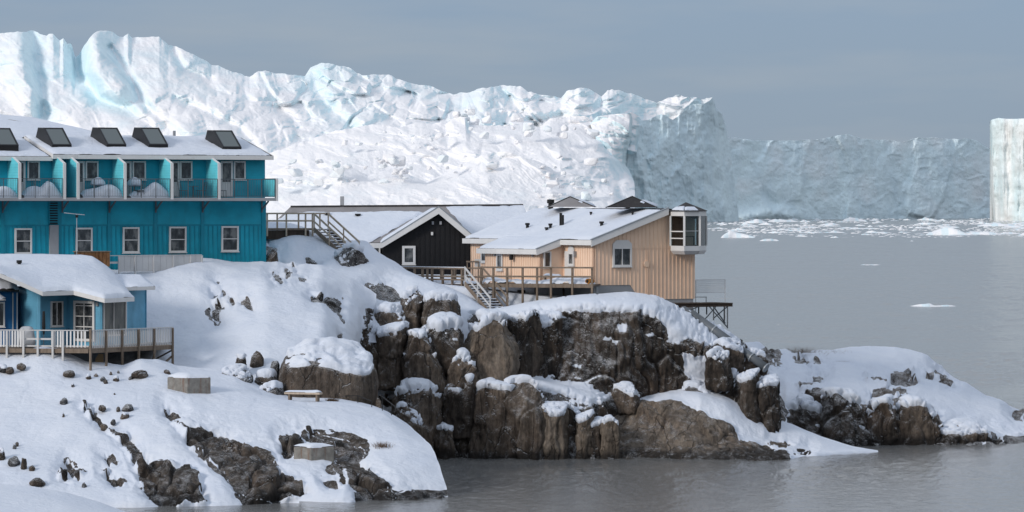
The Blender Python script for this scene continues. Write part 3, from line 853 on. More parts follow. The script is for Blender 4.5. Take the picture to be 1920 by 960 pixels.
        F2 = Fq[keep]; used = np.unique(F2); idx = np.zeros(len(Wd), int); idx[used] = np.arange(len(used))
        if len(used): np_obj('snow_cap', SV[used], idx[F2], 'snow', par)
    return o
# columns and blocks standing out of the central cliff: (x0,x1,y0,y1,D,thick,mat,options)
for i, (x0, x1, y0, y1, D, th, mt, kw) in enumerate([
    (660, 710, 610, 672, 258.5, 2.2, 'rock', {}), (706, 762, 604, 712, 258.0, 2.4, 'rock', {'k': 6}), (758, 826, 630, 716, 257.4, 2.4, 'rock', {'k': 7, 'taper': .07}),
    (866, 966, 598, 760, 258.6, 3.2, 'rock_pale', {'k': 5, 'taper': .10}), (953, 1010, 576, 690, 260.2, 2.6, 'rock', {'k': 6}), (1004, 1052, 584, 705, 260.9, 2.0, 'rock_dark', {'k': 6}),
    (842, 888, 664, 716, 257.3, 1.6, 'rock', {}), (828, 892, 706, 802, 257.2, 2.2, 'rock_dark', {'lean': .05}), (740, 826, 722, 850, 256.6, 3.0, 'rock', {'k': 7}), (736, 792, 766, 850, 254.8, 1.6, 'rock', {'k': 7}),
    (814, 852, 792, 866, 256.4, 1.6, 'rock', {}), (852, 890, 790, 866, 257.6, 2.0, 'rock_dark', {}),
    (888, 962, 704, 868, 257.2, 2.6, 'rock', {'k': 6, 'taper': .06}), (948, 1034, 716, 868, 256.6, 2.6, 'rock', {'k': 5.5, 'taper': .10}), (1016, 1062, 764, 868, 256.2, 1.8, 'rock_pale', {'k': 7, 'taper': .07}),
    (1050, 1086, 748, 866, 257.4, 1.8, 'rock', {'k': 6}), (1078, 1112, 768, 866, 256.6, 1.6, 'rock_pale', {'k': 6}), (1104, 1132, 782, 866, 256.7, 1.4, 'rock', {'k': 6}), (1126, 1160, 778, 866, 256.4, 1.6, 'rock_pale', {'k': 6}),
    (1098, 1140, 752, 785, 258.6, 1.5, 'rock', {}), (1150, 1196, 722, 756, 260.2, 1.5, 'rock', {}),
    (1326, 1372, 660, 712, 261.2, 1.8, 'rock_dark', {}), (1344, 1390, 700, 752, 262.0, 2.0, 'rock_dark', {'lean': .1}), (1384, 1424, 690, 780, 261.2, 2.0, 'rock_dark', {}), (1414, 1458, 706, 800, 261.5, 2.0, 'rock_dark', {}), (1272, 1340, 722, 752, 261.6, 1.8, 'rock_grey', {'k': 3}), (1330, 1394, 640, 680, 262.6, 1.6, 'rock', {}), (1384, 1440, 660, 700, 263.4, 1.6, 'rock', {}),
    (1462, 1548, 748, 848, 271.8, 3.2, 'rock_dark', {'k': 4}), (1530, 1624, 740, 850, 271.0, 3.2, 'rock_dark', {'k': 4.5}), (1596, 1622, 798, 845, 270.4, 1.2, 'rock', {}), (1612, 1690, 754, 848, 271.8, 3.0, 'rock', {'k': 4}), (1668, 1762, 752, 850, 272.4, 3.4, 'rock', {'k': 3.6}), (1740, 1850, 796, 852, 272.6, 3.0, 'rock', {'k': 3.2, 'lean': .2})]):
    par = PT if x0 > 1460 else CL
    gx = 0.09 * (x1 - x0)
    block('rock_block', x0 - gx, x1 + gx, y0, y1, D, th, par, seed=100 + i, mat=mt, rz=0.0 if kw.get('k', 4) > 5 else None, **kw)
# loose boulders, each its own thing
for i, (x0, x1, y0, y1, D, th, mt, lab, kw) in enumerate([
    (516, 712, 648, 762, 240.2, 5.0, 'rock', 'huge domed brown boulder under a thick snow cap above the wooden plank', {'k': 3.0, 'cuts': 4, 'snow': 0.34, 'nzt': .66, 'rz': 0.0, 'fac': .25, 'rough': .06}),
    (748, 798, 544, 614, 260.8, 2.4, 'rock', 'tall brown boulder leaning against a rounder one below the landing stairs', {'k': 3, 'lean': .05}),
    (786, 864, 552, 608, 260.2, 2.8, 'rock', 'rounded barrel-shaped brown boulder right below the landing stairs', {'k': 3.2, 'cuts': 3}),
    (702, 758, 566, 604, 259.8, 2.0, 'rock', 'smooth low boulder left of the two big ones below the landing', {'k': 2.6, 'cuts': 2}),
    (784, 874, 602, 686, 258.6, 3.2, 'rock_dark', 'round dark-bellied boulder overhanging the gap beside the tall pale column', {'k': 2.8, 'cuts': 3, 'snow': .4}),
    (616, 694, 464, 518, 266.0, 2.6, 'rock_grey', 'cracked grey boulder at the foot of the wooden stairs', {'k': 3, 'cuts': 9}),
    (496, 524, 456, 500, 262.5, 1.6, 'rock', 'brown boulder against the lower right corner of the teal hotel', {'k': 3}),
    (478, 520, 690, 724, 239.6, 1.6, 'rock', 'brown dome-shaped boulder left of the huge domed boulder', {'k': 2.6, 'cuts': 2}),
    (471, 493, 652, 674, 242.4, 0.8, 'rock', 'small round brown boulder alone in the snow above the dome-shaped one', {'k': 2.8}),
    (434, 464, 670, 696, 241.2, 1.0, 'rock_dark', 'dark slanting boulder upslope left of the dome-shaped boulder', {'k': 3, 'lean': .2}),
    (504, 524, 668, 700, 240.4, 0.9, 'rock_grey', 'upright grey boulder wedged beside the huge domed boulder', {'k': 3.5}),
    (408, 474, 690, 720, 238.8, 1.6, 'rock_grey', 'long pale grey boulder half buried above the rusty block', {'k': 2.6, 'lean': .1}),
    (404, 448, 720, 742, 237.4, 1.2, 'rock_grey', 'flat-sided grey boulder in the snow right of the rusty block', {'k': 5}),
    (486, 534, 714, 742, 238.0, 1.3, 'rock_grey', 'grey boulder partly under snow just left of the wooden plank', {'k': 3}),
    (868, 908, 582, 606, 262.0, 1.4, 'rock', 'low brown boulder at the very bottom of the landing stairs', {'k': 3}),
    (704, 716, 740, 764, 238.5, 0.5, 'rock', 'knob of rock at the right end of the huge domed boulder', {'k': 3, 'cap': False}),
    (1560, 1602, 684, 700, 287.0, 1.0, 'rock', 'small brown boulder beside the dry bush on the point', {'k': 3, 'cap': False})]):
    if x1 - x0 < 60 and 'lean' not in kw and kw.get('k', 3) < 4: y0 = y0 + .25 * (y1 - y0); g_ = .15 * (x1 - x0); x0, x1 = x0 - g_, x1 + g_; kw = dict(kw, taper=.3, k=2.6, cap=(x1 - x0 > 40))
    block('boulder', x0, x1, y0, y1, D, th, None, seed=300 + i, mat=mt, label=lab, group='loose boulders on the snowy shore', **kw)
# small stones poking through the snow: pieces of the shore
for i, (x, y, w, h, D) in enumerate([
    (6, 690, 16, 6, 234), (18, 693, 14, 6, 234), (40, 686, 14, 7, 235), (120, 752, 13, 8, 231), (166, 708, 9, 6, 236), (180, 704, 8, 5, 237), (193, 712, 10, 7, 236), (198, 716, 8, 5, 235), (218, 712, 9, 7, 236), (245, 708, 8, 4, 237), (262, 702, 26, 11, 237), (313, 700, 12, 9, 238),
    (137, 722, 5, 3, 235), (215, 739, 4, 3, 233), (192, 763, 12, 5, 231), (240, 765, 19, 9, 231), (234, 780, 14, 6, 230), (222, 766, 6, 4, 231), (212, 789, 8, 4, 229), (195, 800, 12, 8, 228), (3, 858, 12, 20, 222), (26, 868, 20, 16, 221), (45, 876, 10, 24, 220), (60, 877, 10, 6, 220), (27, 838, 6, 8, 224), (32, 832, 5, 4, 224), (70, 904, 26, 10, 218), (158, 908, 8, 4, 217), (119, 778, 4, 4, 230), (208, 700, 5, 4, 238), (222, 698, 5, 4, 238), (130, 700, 18, 7, 236)]):
    D = ground_D('snowy_shore', x, y) - 0.75
    block('stone', x - w * .65, x + w * .65, y - h * .8, y + 3, D, w * D / FPX * 1.5, A, seed=500 + i, mat='rock' if i % 3 else 'rock_grey', k=2.5, cap=(i % 4 == 0), n=8, bury=0.15, snow=0.06)

# ================================================================== ICEBERGS
def groove(px, py, line, width, depth):
    line = np.array(line, float); d = np.full(len(px), 1e9)
    for a, b_ in zip(line[:-1], line[1:]):
        e = b_ - a; t_ = np.clip(((px - a[0]) * e[0] + (py - a[1]) * e[1]) / ((e ** 2).sum() + 1e-9), 0, 1)
        d = np.minimum(d, np.hypot(px - a[0] - t_ * e[0], py - a[1] - t_ * e[1]))
    return depth * np.exp(-(d / width) ** 2)
def ice_sheet(name, rows, nu, step, relief, mat, parent=None, back=True, sky_jag=0.0, seed=1, icef=None):
    """relief(px, py, V) -> metres towards the viewer"""
    G = loft(rows, nu, step, under=False, sm=0)
    if sky_jag:
        x = G[0, :, 0]
        p3 = np.stack([x / 26, x * 0, x * 0], 1)
        j = sky_jag * (fbm(p3, 4, seed + 70, gain=0.6) + 0.5 * facets(p3 * 1.4 + np.array([0, .3, .3]), seed + 71)[0])
        fade = np.clip(1 - np.linspace(0, 1, G.shape[0]) / 0.14, 0, 1)[:, None]
        G[..., 1] += j[None, :] * fade
    if back:                                    # a back slope falling away behind the crest
        b1 = G[0].copy(); b1[:, 2] += 60; b1[:, 1] += 6
        b2 = G[0].copy(); b2[:, 2] += 300; b2[:, 1] = HOR + CAMZ * FPX / b2[:, 2]
        G = np.concatenate([b2[None], b1[None], G], 0)
    px, py = G[..., 0].ravel(), G[..., 1].ravel()
    r = relief(px, py)
    if back: 
        k = np.ones(G.shape[:2]); k[:2] = 0; r = r * k.ravel()
    G[..., 2] -= r.reshape(G.shape[:2])
    V = g2w(G)
    V[:, 2] = np.maximum(V[:, 2], -3)
    nv = G.shape[0]
    Fq = grid_faces(nu, nv); n = vnormals(V, Fq)
    if n[:, 1].mean() > 0: n = -n; Fq = Fq[:, ::-1]
    steep = 1 - np.clip(n[:, 2], 0, 1)
    ice = icef(px, py, n, steep) if icef else sstep(0.45, 0.95, steep) * 0.75
    return np_obj(name, V, Fq, mat, parent, attrs={'ice': ice})
SKY = [(-90, 70), (-40, 66), (0, 63), (40, 60), (60, 57), (82, 68), (100, 66), (112, 76), (119, 70), (126, 80), (134, 82), (140, 104), (148, 102), (158, 84), (168, 70), (182, 57), (196, 58), (215, 63), (232, 69), (240, 62), (247, 70), (262, 70), (298, 70), (316, 86), (332, 88), (346, 94), (372, 104), (398, 119), (430, 134), (468, 142), (482, 136), (498, 133), (520, 140), (545, 140), (572, 141), (582, 128), (598, 119), (616, 117), (640, 124), (664, 134), (680, 140), (700, 139), (730, 142), (750, 150), (800, 163), (852, 177), (880, 172), (902, 164), (945, 158), (976, 160), (990, 172), (1020, 178), (1052, 184), (1062, 170), (1085, 163), (1110, 168), (1128, 180), (1140, 168), (1160, 167), (1184, 176), (1206, 186), (1232, 194), (1246, 187), (1262, 183), (1272, 178), (1284, 184), (1305, 184), (1318, 186), (1336, 183), (1342, 205)]
D0 = 4100
def back_relief(px, py):
    # diagonal flow lines on the big left dome, chiselled seracs towards the right
    a = R(38); u = px * math.cos(a) + py * math.sin(a); v = -px * math.sin(a) + py * math.cos(a)
    Z = np.zeros_like(px)
    wq = 22 * fbm(np.stack([px / 90, py / 90, Z], 1), 3, 5)
    flow = ridged(np.stack([(u + wq) / 230, (v + wq) / 60, Z + 2], 1), 4, 7)
    chunk, _ = facets(np.stack([(px + wq) / 62, (py + wq) / 46, Z + .4], 1), 9, .2)
    ch2, _ = facets(np.stack([px / 24, py / 19, Z + .6], 1), 10, .2)
    fine = fbm(np.stack([px / 14, py / 11, Z], 1), 4, 11)
    left = sstep(620, 420, px)
    jag = sstep(0.05, 0.5, fbm(np.stack([px / 150, py / 110, Z + 4], 1), 2, 13) + 0.25 * (1 - left) + 0.35 * sstep(240, 120, py) * (1 - left))
    bil = np.abs(vnoise(np.stack([(px + wq) / 70, (py + wq) / 48, Z + 8], 1), 14)) + 0.45 * np.abs(vnoise(np.stack([(px - wq) / 30, (py + wq) / 22, Z + 8], 1), 15))
    r = 80 * fbm(np.stack([px / 210, py / 150, Z], 1), 3, 6) + (6 + 16 * jag) * bil + (15 * flow) * (0.3 + 0.7 * left) + 34 * chunk * jag * (1 - 0.8 * left) + 9 * ch2 * jag * (1 - 0.7 * left) + 3.4 * fine + 1.6 * ridged(np.stack([px / 13, py / 11, Z], 1), 3, 16)
    r -= groove(px, py, [(62, 58), (66, 110), (78, 170), (82, 215)], 12, 34)
    r += groove(px, py, [(35, 60), (40, 120), (55, 190)], 26, 40)
    r -= groove(px, py, [(140, 100), (150, 140), (185, 185), (235, 205), (300, 250)], 14, 42)
    r += groove(px, py, [(170, 75), (190, 130), (225, 165)], 24, 45)
    r -= groove(px, py, [(205, 90), (235, 130), (262, 185), (340, 262)], 9, 30)
    r -= groove(px, py, [(325, 92), (345, 130), (395, 150)], 9, 26)
    r -= groove(px, py, [(330, 185), (400, 215), (450, 240), (500, 300)], 8, 24)
    r -= groove(px, py, [(585, 140), (600, 185), (630, 215), (660, 240)], 15, 40)
    r -= groove(px, py, [(940, 160), (955, 185), (985, 215), (1010, 240)], 9, 34)
    r += groove(px, py, [(900, 168), (905, 220)], 26, 46)
    r -= groove(px, py, [(1000, 230), (1060, 215), (1100, 240)], 10, 30)
    r -= groove(px, py, [(500, 190), (540, 215), (560, 240)], 9, 22)
    return 0.72 * r
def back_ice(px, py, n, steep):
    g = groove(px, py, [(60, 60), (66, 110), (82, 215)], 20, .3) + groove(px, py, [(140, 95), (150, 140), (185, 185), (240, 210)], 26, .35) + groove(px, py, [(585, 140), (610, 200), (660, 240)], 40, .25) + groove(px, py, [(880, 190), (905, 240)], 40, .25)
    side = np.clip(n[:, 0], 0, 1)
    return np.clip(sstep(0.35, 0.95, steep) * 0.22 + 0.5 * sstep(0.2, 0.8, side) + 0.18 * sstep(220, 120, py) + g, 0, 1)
berg = root('glacier_iceberg', 'huge white iceberg massif filling the sky behind the houses', 'iceberg', P(640, HOR + CAMZ * FPX / 3800, 3800))
low = [(-90, 330), (300, 330), (700, 330), (1000, 330), (1080, 325), (1180, 305), (1200, 300), (1300, 270), (1342, 260)]
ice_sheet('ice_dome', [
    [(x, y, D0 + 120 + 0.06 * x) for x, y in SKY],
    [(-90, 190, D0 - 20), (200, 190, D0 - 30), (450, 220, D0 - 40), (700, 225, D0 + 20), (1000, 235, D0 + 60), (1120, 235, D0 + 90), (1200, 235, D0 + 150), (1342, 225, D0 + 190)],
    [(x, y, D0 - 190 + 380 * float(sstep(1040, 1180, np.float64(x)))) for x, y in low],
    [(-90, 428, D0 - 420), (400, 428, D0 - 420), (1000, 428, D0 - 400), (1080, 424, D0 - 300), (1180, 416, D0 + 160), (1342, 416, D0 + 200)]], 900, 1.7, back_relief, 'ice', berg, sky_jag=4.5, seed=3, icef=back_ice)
def mk_relief(seed, s1, a1, s2, a2, s3, a3, asp=0.75):
    def f(px, py):
        Z = np.zeros_like(px)
        w = 10 * fbm(np.stack([px / 60, py / 60, Z], 1), 3, seed)
        c1, _ = facets(np.stack([(px + w) / s1, (py + w) / (s1 * asp), Z + .3], 1), seed + 1)
        c2, _ = facets(np.stack([(px - w) / s2, (py + w) / (s2 * asp), Z + .7], 1), seed + 2)
        bil = np.abs(vnoise(np.stack([(px + w) / s1, (py + w) / (s1 * .6), Z + 8], 1), seed + 6)) + .4 * np.abs(vnoise(np.stack([(px + w) / s2, (py + w) / (s2 * .6), Z + 8], 1), seed + 7))
        gate = sstep(-.05, .45, fbm(np.stack([px / 110, py / 60, Z + 3], 1), 2, seed + 8))
        return a1 * bil * 1.2 + gate * (a1 * .8 * c1 + a2 * .7 * c2) + a3 * .5 * fbm(np.stack([px / s3, py / s3, Z], 1), 6, seed + 3, gain=0.62) + 10 * ridged(np.stack([(px + 2 * w) / 120, (py - .25 * px + 2 * w) / 38, Z], 1), 4, seed + 5) + 1.6 * a3 * fbm(np.stack([px / (s1 * 2), py / s1, Z], 1), 2, seed + 4)
    return f
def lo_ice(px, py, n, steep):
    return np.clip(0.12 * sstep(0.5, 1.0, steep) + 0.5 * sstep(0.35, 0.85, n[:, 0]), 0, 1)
# broken ledges in front of the dome
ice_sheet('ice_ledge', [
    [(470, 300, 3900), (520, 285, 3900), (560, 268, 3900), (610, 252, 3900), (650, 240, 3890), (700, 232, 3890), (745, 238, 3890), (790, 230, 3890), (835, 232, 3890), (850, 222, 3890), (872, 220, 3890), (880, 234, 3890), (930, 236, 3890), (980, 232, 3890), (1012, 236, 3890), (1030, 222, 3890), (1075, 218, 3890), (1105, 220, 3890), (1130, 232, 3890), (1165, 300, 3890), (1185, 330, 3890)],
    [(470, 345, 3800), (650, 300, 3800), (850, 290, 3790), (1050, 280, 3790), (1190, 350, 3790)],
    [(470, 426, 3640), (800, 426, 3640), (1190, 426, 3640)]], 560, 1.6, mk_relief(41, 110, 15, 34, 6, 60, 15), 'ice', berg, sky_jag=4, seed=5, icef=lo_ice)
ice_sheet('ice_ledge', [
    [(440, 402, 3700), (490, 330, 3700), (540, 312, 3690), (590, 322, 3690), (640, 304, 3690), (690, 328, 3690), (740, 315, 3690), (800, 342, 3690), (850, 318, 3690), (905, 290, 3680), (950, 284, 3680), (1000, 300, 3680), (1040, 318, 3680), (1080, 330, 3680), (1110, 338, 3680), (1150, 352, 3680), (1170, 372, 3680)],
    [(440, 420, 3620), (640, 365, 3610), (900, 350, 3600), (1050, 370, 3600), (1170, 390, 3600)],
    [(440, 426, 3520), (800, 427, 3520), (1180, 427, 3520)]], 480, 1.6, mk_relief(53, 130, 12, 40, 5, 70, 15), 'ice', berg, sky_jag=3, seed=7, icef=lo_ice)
# leaning serac between ledge and cliff
ice_sheet('serac', [
    [(1106, 232, 3870), (1120, 218, 3870), (1150, 214, 3870), (1183, 212, 3870), (1186, 224, 3890)],
    [(1118, 262, 3850), (1130, 256, 3845), (1150, 256, 3845), (1180, 250, 3860), (1184, 256, 3890)],
    [(1136, 310, 3840), (1142, 310, 3835), (1150, 310, 3835), (1166, 308, 3850), (1174, 300, 3890)],
    [(1140, 345, 3830), (1150, 345, 3830), (1160, 345, 3840), (1170, 345, 3880)]], 60, 1.5, mk_relief(61, 30, 5, 12, 2, 20, 3), 'ice', berg, seed=9)
# the shaded cliff at the massif's right end, facing the open water
def cliff_relief(px, py):
    Z = np.zeros_like(px)
    w = 8 * fbm(np.stack([px / 40, py / 70, Z], 1), 3, 71)
    c1, _ = facets(np.stack([(px + w) / 48, (py + 2 * w) / 110, Z + .3], 1), 72)
    c2, _ = facets(np.stack([(px - w) / 17, (py + w) / 30, Z + .7], 1), 73)
    r = 8 * c1 + 1.8 * c2 + 2.4 * ridged(np.stack([px / 16, py / 60, Z], 1), 4, 74) + 3.2 * fbm(np.stack([px / 22, py / 22, Z], 1), 6, 75, gain=0.65)
    return r
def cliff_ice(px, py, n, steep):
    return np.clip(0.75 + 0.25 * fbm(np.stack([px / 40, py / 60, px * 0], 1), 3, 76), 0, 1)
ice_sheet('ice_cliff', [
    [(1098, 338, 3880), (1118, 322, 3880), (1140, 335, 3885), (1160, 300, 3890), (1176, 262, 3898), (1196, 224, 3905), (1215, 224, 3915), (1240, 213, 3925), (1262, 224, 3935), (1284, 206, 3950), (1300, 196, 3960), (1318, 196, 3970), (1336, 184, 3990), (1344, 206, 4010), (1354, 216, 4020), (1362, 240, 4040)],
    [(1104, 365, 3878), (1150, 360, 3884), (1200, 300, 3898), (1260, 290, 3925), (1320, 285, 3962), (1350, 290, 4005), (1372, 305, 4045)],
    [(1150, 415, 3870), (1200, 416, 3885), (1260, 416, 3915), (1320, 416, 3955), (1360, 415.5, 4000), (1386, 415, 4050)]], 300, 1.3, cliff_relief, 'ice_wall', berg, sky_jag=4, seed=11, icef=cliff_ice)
ice_sheet('ice_fin', [
    [(1176, 224, 3900), (1182, 210, 3900), (1192, 214, 3905), (1202, 224, 3912)],
    [(1172, 250, 3885), (1182, 250, 3880), (1192, 250, 3882), (1200, 250, 3905)],
    [(1176, 288, 3885), (1184, 290, 3882), (1190, 288, 3884), (1194, 284, 3895)]], 30, 1.5, mk_relief(63, 20, 2, 9, 1, 14, 1), 'ice', berg, back=False, seed=12)
# loose ice blocks heaped on the ledges: too many to count, one part
def chunk_heap(n, seed, zones, Dz):
    rnd = random.Random(seed); Vs, Fs, At = [], [], []; b0 = 0
    V0, Fq = CS[8]
    for i in range(n):
        zx0, zx1, zy0, zy1, D = rnd.choice(zones)
        px, py = rnd.uniform(zx0, zx1), rnd.uniform(zy0, zy1)
        s = D / FPX * rnd.choice([3, 4, 5, 6, 8, 11]) * rnd.uniform(0.6, 1.2)
        V = V0 / ((np.abs(V0) ** 5).sum(1) ** .2)[:, None]
        for c in range(6):
            nn = np.array([rnd.gauss(0, 1), rnd.gauss(0, 1), rnd.gauss(0, 1)]); nn /= np.linalg.norm(nn)
            V = V - np.clip(V @ nn - rnd.uniform(.55, .95), 0, None)[:, None] * nn
        a = rnd.uniform(0, 6.3); ca, sa = math.cos(a), math.sin(a)
        V = np.stack([V[:, 0] * ca - V[:, 1] * sa, V[:, 0] * sa + V[:, 1] * ca, V[:, 2] * rnd.uniform(.5, .9) ], 1) * s
        c = P(px, py, D - rnd.uniform(0, 12))
        Vs.append(V + np.array(c)); Fs.append(Fq + b0); b0 += len(V); At.append(np.full(len(V), rnd.choice([0, 0, .1, .2])))
    return np.concatenate(Vs), np.concatenate(Fs), np.concatenate(At)
# ---- the long table berg further off, in its own shade
def wall_relief(px, py):
    Z = np.zeros_like(px)
    w = 14 * fbm(np.stack([px / 60, py / 60, Z], 1), 3, 81)
    c1, _ = facets(np.stack([(px + w) / 75, (py + w) / 130, Z + .3], 1), 82, .15)
    c2, _ = facets(np.stack([(px - w) / 26, (py + w) / 22, Z + .7], 1), 83)
    r = 7 * c1 + 1.8 * c2 + 3 * fbm(np.stack([px / 24, py / 24, Z], 1), 6, 85, gain=0.68) + 1.6 * ridged(np.stack([px / 14, py / 60, Z], 1), 4, 86)
    r += groove(px, py, [(1395, 410), (1440, 398), (1490, 402)], 14, 12)
    return r
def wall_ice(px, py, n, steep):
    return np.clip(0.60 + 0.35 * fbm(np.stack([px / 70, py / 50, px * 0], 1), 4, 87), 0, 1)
tb = root('table_iceberg', 'long grey-blue flat-topped iceberg wall across the water', 'iceberg', P(1620, 410, 4900))
top = [(1340, 258), (1362, 257), (1400, 262), (1440, 263), (1500, 264), (1545, 260), (1575, 253), (1592, 252), (1612, 260), (1650, 262), (1690, 265), (1725, 259), (1752, 257), (1780, 261), (1810, 259), (1832, 264), (1850, 276), (1875, 285), (1890, 300)]
def tD(x, o=0): return 4660 + (x - 1340) / 550 * 420 + o
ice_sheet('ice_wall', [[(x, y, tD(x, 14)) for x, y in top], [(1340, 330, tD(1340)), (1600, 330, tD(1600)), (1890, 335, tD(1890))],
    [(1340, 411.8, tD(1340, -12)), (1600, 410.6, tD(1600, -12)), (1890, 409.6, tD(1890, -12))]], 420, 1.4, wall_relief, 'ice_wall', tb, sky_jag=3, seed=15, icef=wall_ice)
# ---- bright berg at the right edge
def cream_relief(px, py):
    Z = np.zeros_like(px)
    return 8 * ridged(np.stack([px / 22, py / 160, Z], 1), 3, 91) + 3 * fbm(np.stack([px / 12, py / 30, Z], 1), 5, 92, gain=.6) + 4 * fbm(np.stack([px / 30, py / 30, Z], 1), 3, 93)
cb = root('sunlit_iceberg', 'sunlit cream-white iceberg with fluted wall at the right edge', 'iceberg', P(1930, 414, 4200))
ice_sheet('ice_wall', [
    [(1856, 228, 4300), (1860, 224, 4235), (1872, 221, 4222), (1895, 224, 4214), (1925, 222, 4204), (1960, 228, 4190), (2060, 236, 4150), (2080, 240, 4300)],
    [(1857, 236, 4300), (1859, 234, 4228), (1872, 230, 4216), (1895, 232, 4208), (1925, 231, 4196), (1960, 238, 4170), (2060, 244, 4140), (2082, 246, 4300)],
    [(1858, 330, 4300), (1862, 330, 4226), (1876, 330, 4212), (1920, 330, 4192), (2060, 330, 4130), (2086, 330, 4300)],
    [(1863, 414, 4300), (1867, 414, 4224), (1880, 414, 4208), (1920, 415, 4186), (2060, 416, 4120), (2090, 416, 4300)]], 160, 1.4, cream_relief, 'ice_cream', cb, sky_jag=1.5, seed=17,
    icef=lambda px, py, n, st: np.clip(0.35 + 0.5 * fbm(np.stack([px / 14, py / 120, px * 0], 1), 3, 95), 0, 1))

# ---- floes
def floe(x0, x1, y0, y1, label, group, seed, name='ice_floe', n=20, prof=None):
    """low lump of drift ice: waterline row y1, top row y0"""
    D = water_D(y1); sc = D / FPX
    nu, nv = max(10, n), 9
    rnd = random.Random(seed)
    u, v = np.meshgrid(np.linspace(0, 1, nu), np.linspace(0, 1, nv)); u = u.ravel(); v = v.ravel()
    w = (x1 - x0) * sc; h = (y1 - y0) * sc
    q = np.stack([u * w / max(h, .1) * 0.35 + seed, v * 2, u * 0], 1)
    pk = rnd.uniform(.25, .7) if prof is None else prof
    env = np.clip(np.where(u < pk, u / pk, (1 - u) / (1 - pk)), 0, 1) ** 0.6
    env2 = np.sin(np.pi * np.clip(v, 0.0, 1)) ** 0.55
    z = h * env * env2 * (0.62 + 0.5 * facets(q, seed % 50)[0] * 0.5 + 0.35 * fbm(q * 1.5, 3, seed % 47))
    z = np.clip(z, 0, h * 1.1) - 0.05
    dep = max(w * 0.5, h * 1.6)
    c = P((x0 + x1) / 2, y1, D)
    V = np.stack([c.x + (u - .5) * w, c.y + v * dep + 0.12 * w * np.sin(u * 5 + seed), z], 1)
    Fq = grid_faces(nu, nv)[:, ::-1]
    o = root_free(name, V, Fq, 'ice_floe', (c.x, c.y + dep / 2, 0), 0.35 * (np.sin(u * 17 + seed) > .3))
    return tag(o, label, 'ice floe', group)
def root_free(name, V, Fq, mat, loc, ice):
    o = np_obj(name, V - np.array(loc), Fq, mat, attrs={'ice': ice})
    o.location = loc
    return o
G1 = 'ice floes drifting on the bay'
for i, (x0, x1, y0, y1, lab) in enumerate([
    (1704, 1806, 567, 576, 'flat white floe alone on open water, nearest to the rocky point'),
    (1424, 1462, 443, 452, 'small rounded floe alone just in front of the brash band'),
    (1608, 1656, 493, 498, 'tiny low floe with two bumps in mid bay'),
    (1352, 1418, 428, 446, 'pale blue lumpy floe at the left end of the brash band'),
    (1738, 1816, 421, 441, 'largest white humped floe in the brash band, on the right'),
    (1800, 1880, 430, 440, 'flat white floe trailing right of the largest humped floe'),
    (1395, 1440, 408, 418, 'pale floe close under the left end of the grey ice wall'),
    (1440, 1502, 408, 416, 'long low floe under the cracked part of the grey ice wall'),
    (1580, 1628, 403, 415, 'pointed white floe in the middle under the grey ice wall'),
    (1490, 1515, 439, 444, 'small flat floe on the near edge of the brash band, left half'),
    (1908, 1950, 433, 442, 'floe cut by the right edge of the picture'),
    (1556, 1574, 442, 446, 'very small floe on the near edge of the brash band, centre'),
    (1836, 1920, 414, 424, 'white floe at the foot of the cream-white iceberg'),
    (1720, 1760, 406, 413, 'low floe under the right half of the grey ice wall'),
    (1704, 1714, 450, 453, 'speck of white ice in front of the largest humped floe'),
    (1454, 1472, 607, 610, 'sliver of ice in the water behind the rocky point')]):
    floe(x0, x1, y0, y1, lab, G1, 700 + i, n=36)
rnd = random.Random(8)
for i in range(110):
    y1 = 412 + 31 * rnd.random() ** 1.3
    xx = rnd.uniform(1322, 1920); w = rnd.uniform(8, 46) * (0.5 + (y1 - 405) / 45)
    floe(xx, xx + w, y1 - rnd.uniform(1.2, 5.5), y1, 'low white floe, one of many alike in the brash band', 'brash band floes', 800 + i, n=18)
# crumbs between the floes
Vs, Fs, b0 = [], [], 0
V0, Fq8 = cube_sphere(2)
V0 = V0 / np.linalg.norm(V0, axis=1, keepdims=True)
for i in range(2600):
    y = 409 + 37 * rnd.random() ** 1.2; D = water_D(y); x = rnd.uniform(1318, 1960)
    if fbm(np.array([[x / 60, y / 5, 0.0]]), 2, 3)[0] < -0.12: continue
    s = D / FPX * rnd.uniform(0.6, 2.6)
    c = P(x, y, D)
    Vs.append(V0 * np.array([s * rnd.uniform(1, 2.6), s * 2, s * .45]) + np.array([c.x, c.y, 0])); Fs.append(Fq8 + b0); b0 += len(V0)
V = np.concatenate(Vs); o = np_obj('brash_ice', V, np.concatenate(Fs), 'ice_floe', smooth=False, attrs={'ice': np.zeros(len(V))})
tag(o, 'scattered small brash ice between the floes', 'brash ice', kind='stuff')
V, Fq, at = chunk_heap(130, 5, [(640, 880, 240, 290, 3795), (880, 1120, 228, 270, 3800), (700, 1110, 290, 330, 3640), (520, 760, 300, 345, 3640), (1000, 1150, 330, 372, 3600), (850, 1000, 205, 235, 3900)], 0)
o = np_obj('ice_blocks', V, Fq, 'ice', berg, smooth=False, attrs={'ice': at}); o['kind'] = 'stuff'

# ================================================================== BUILDINGS
TAN = math.tan
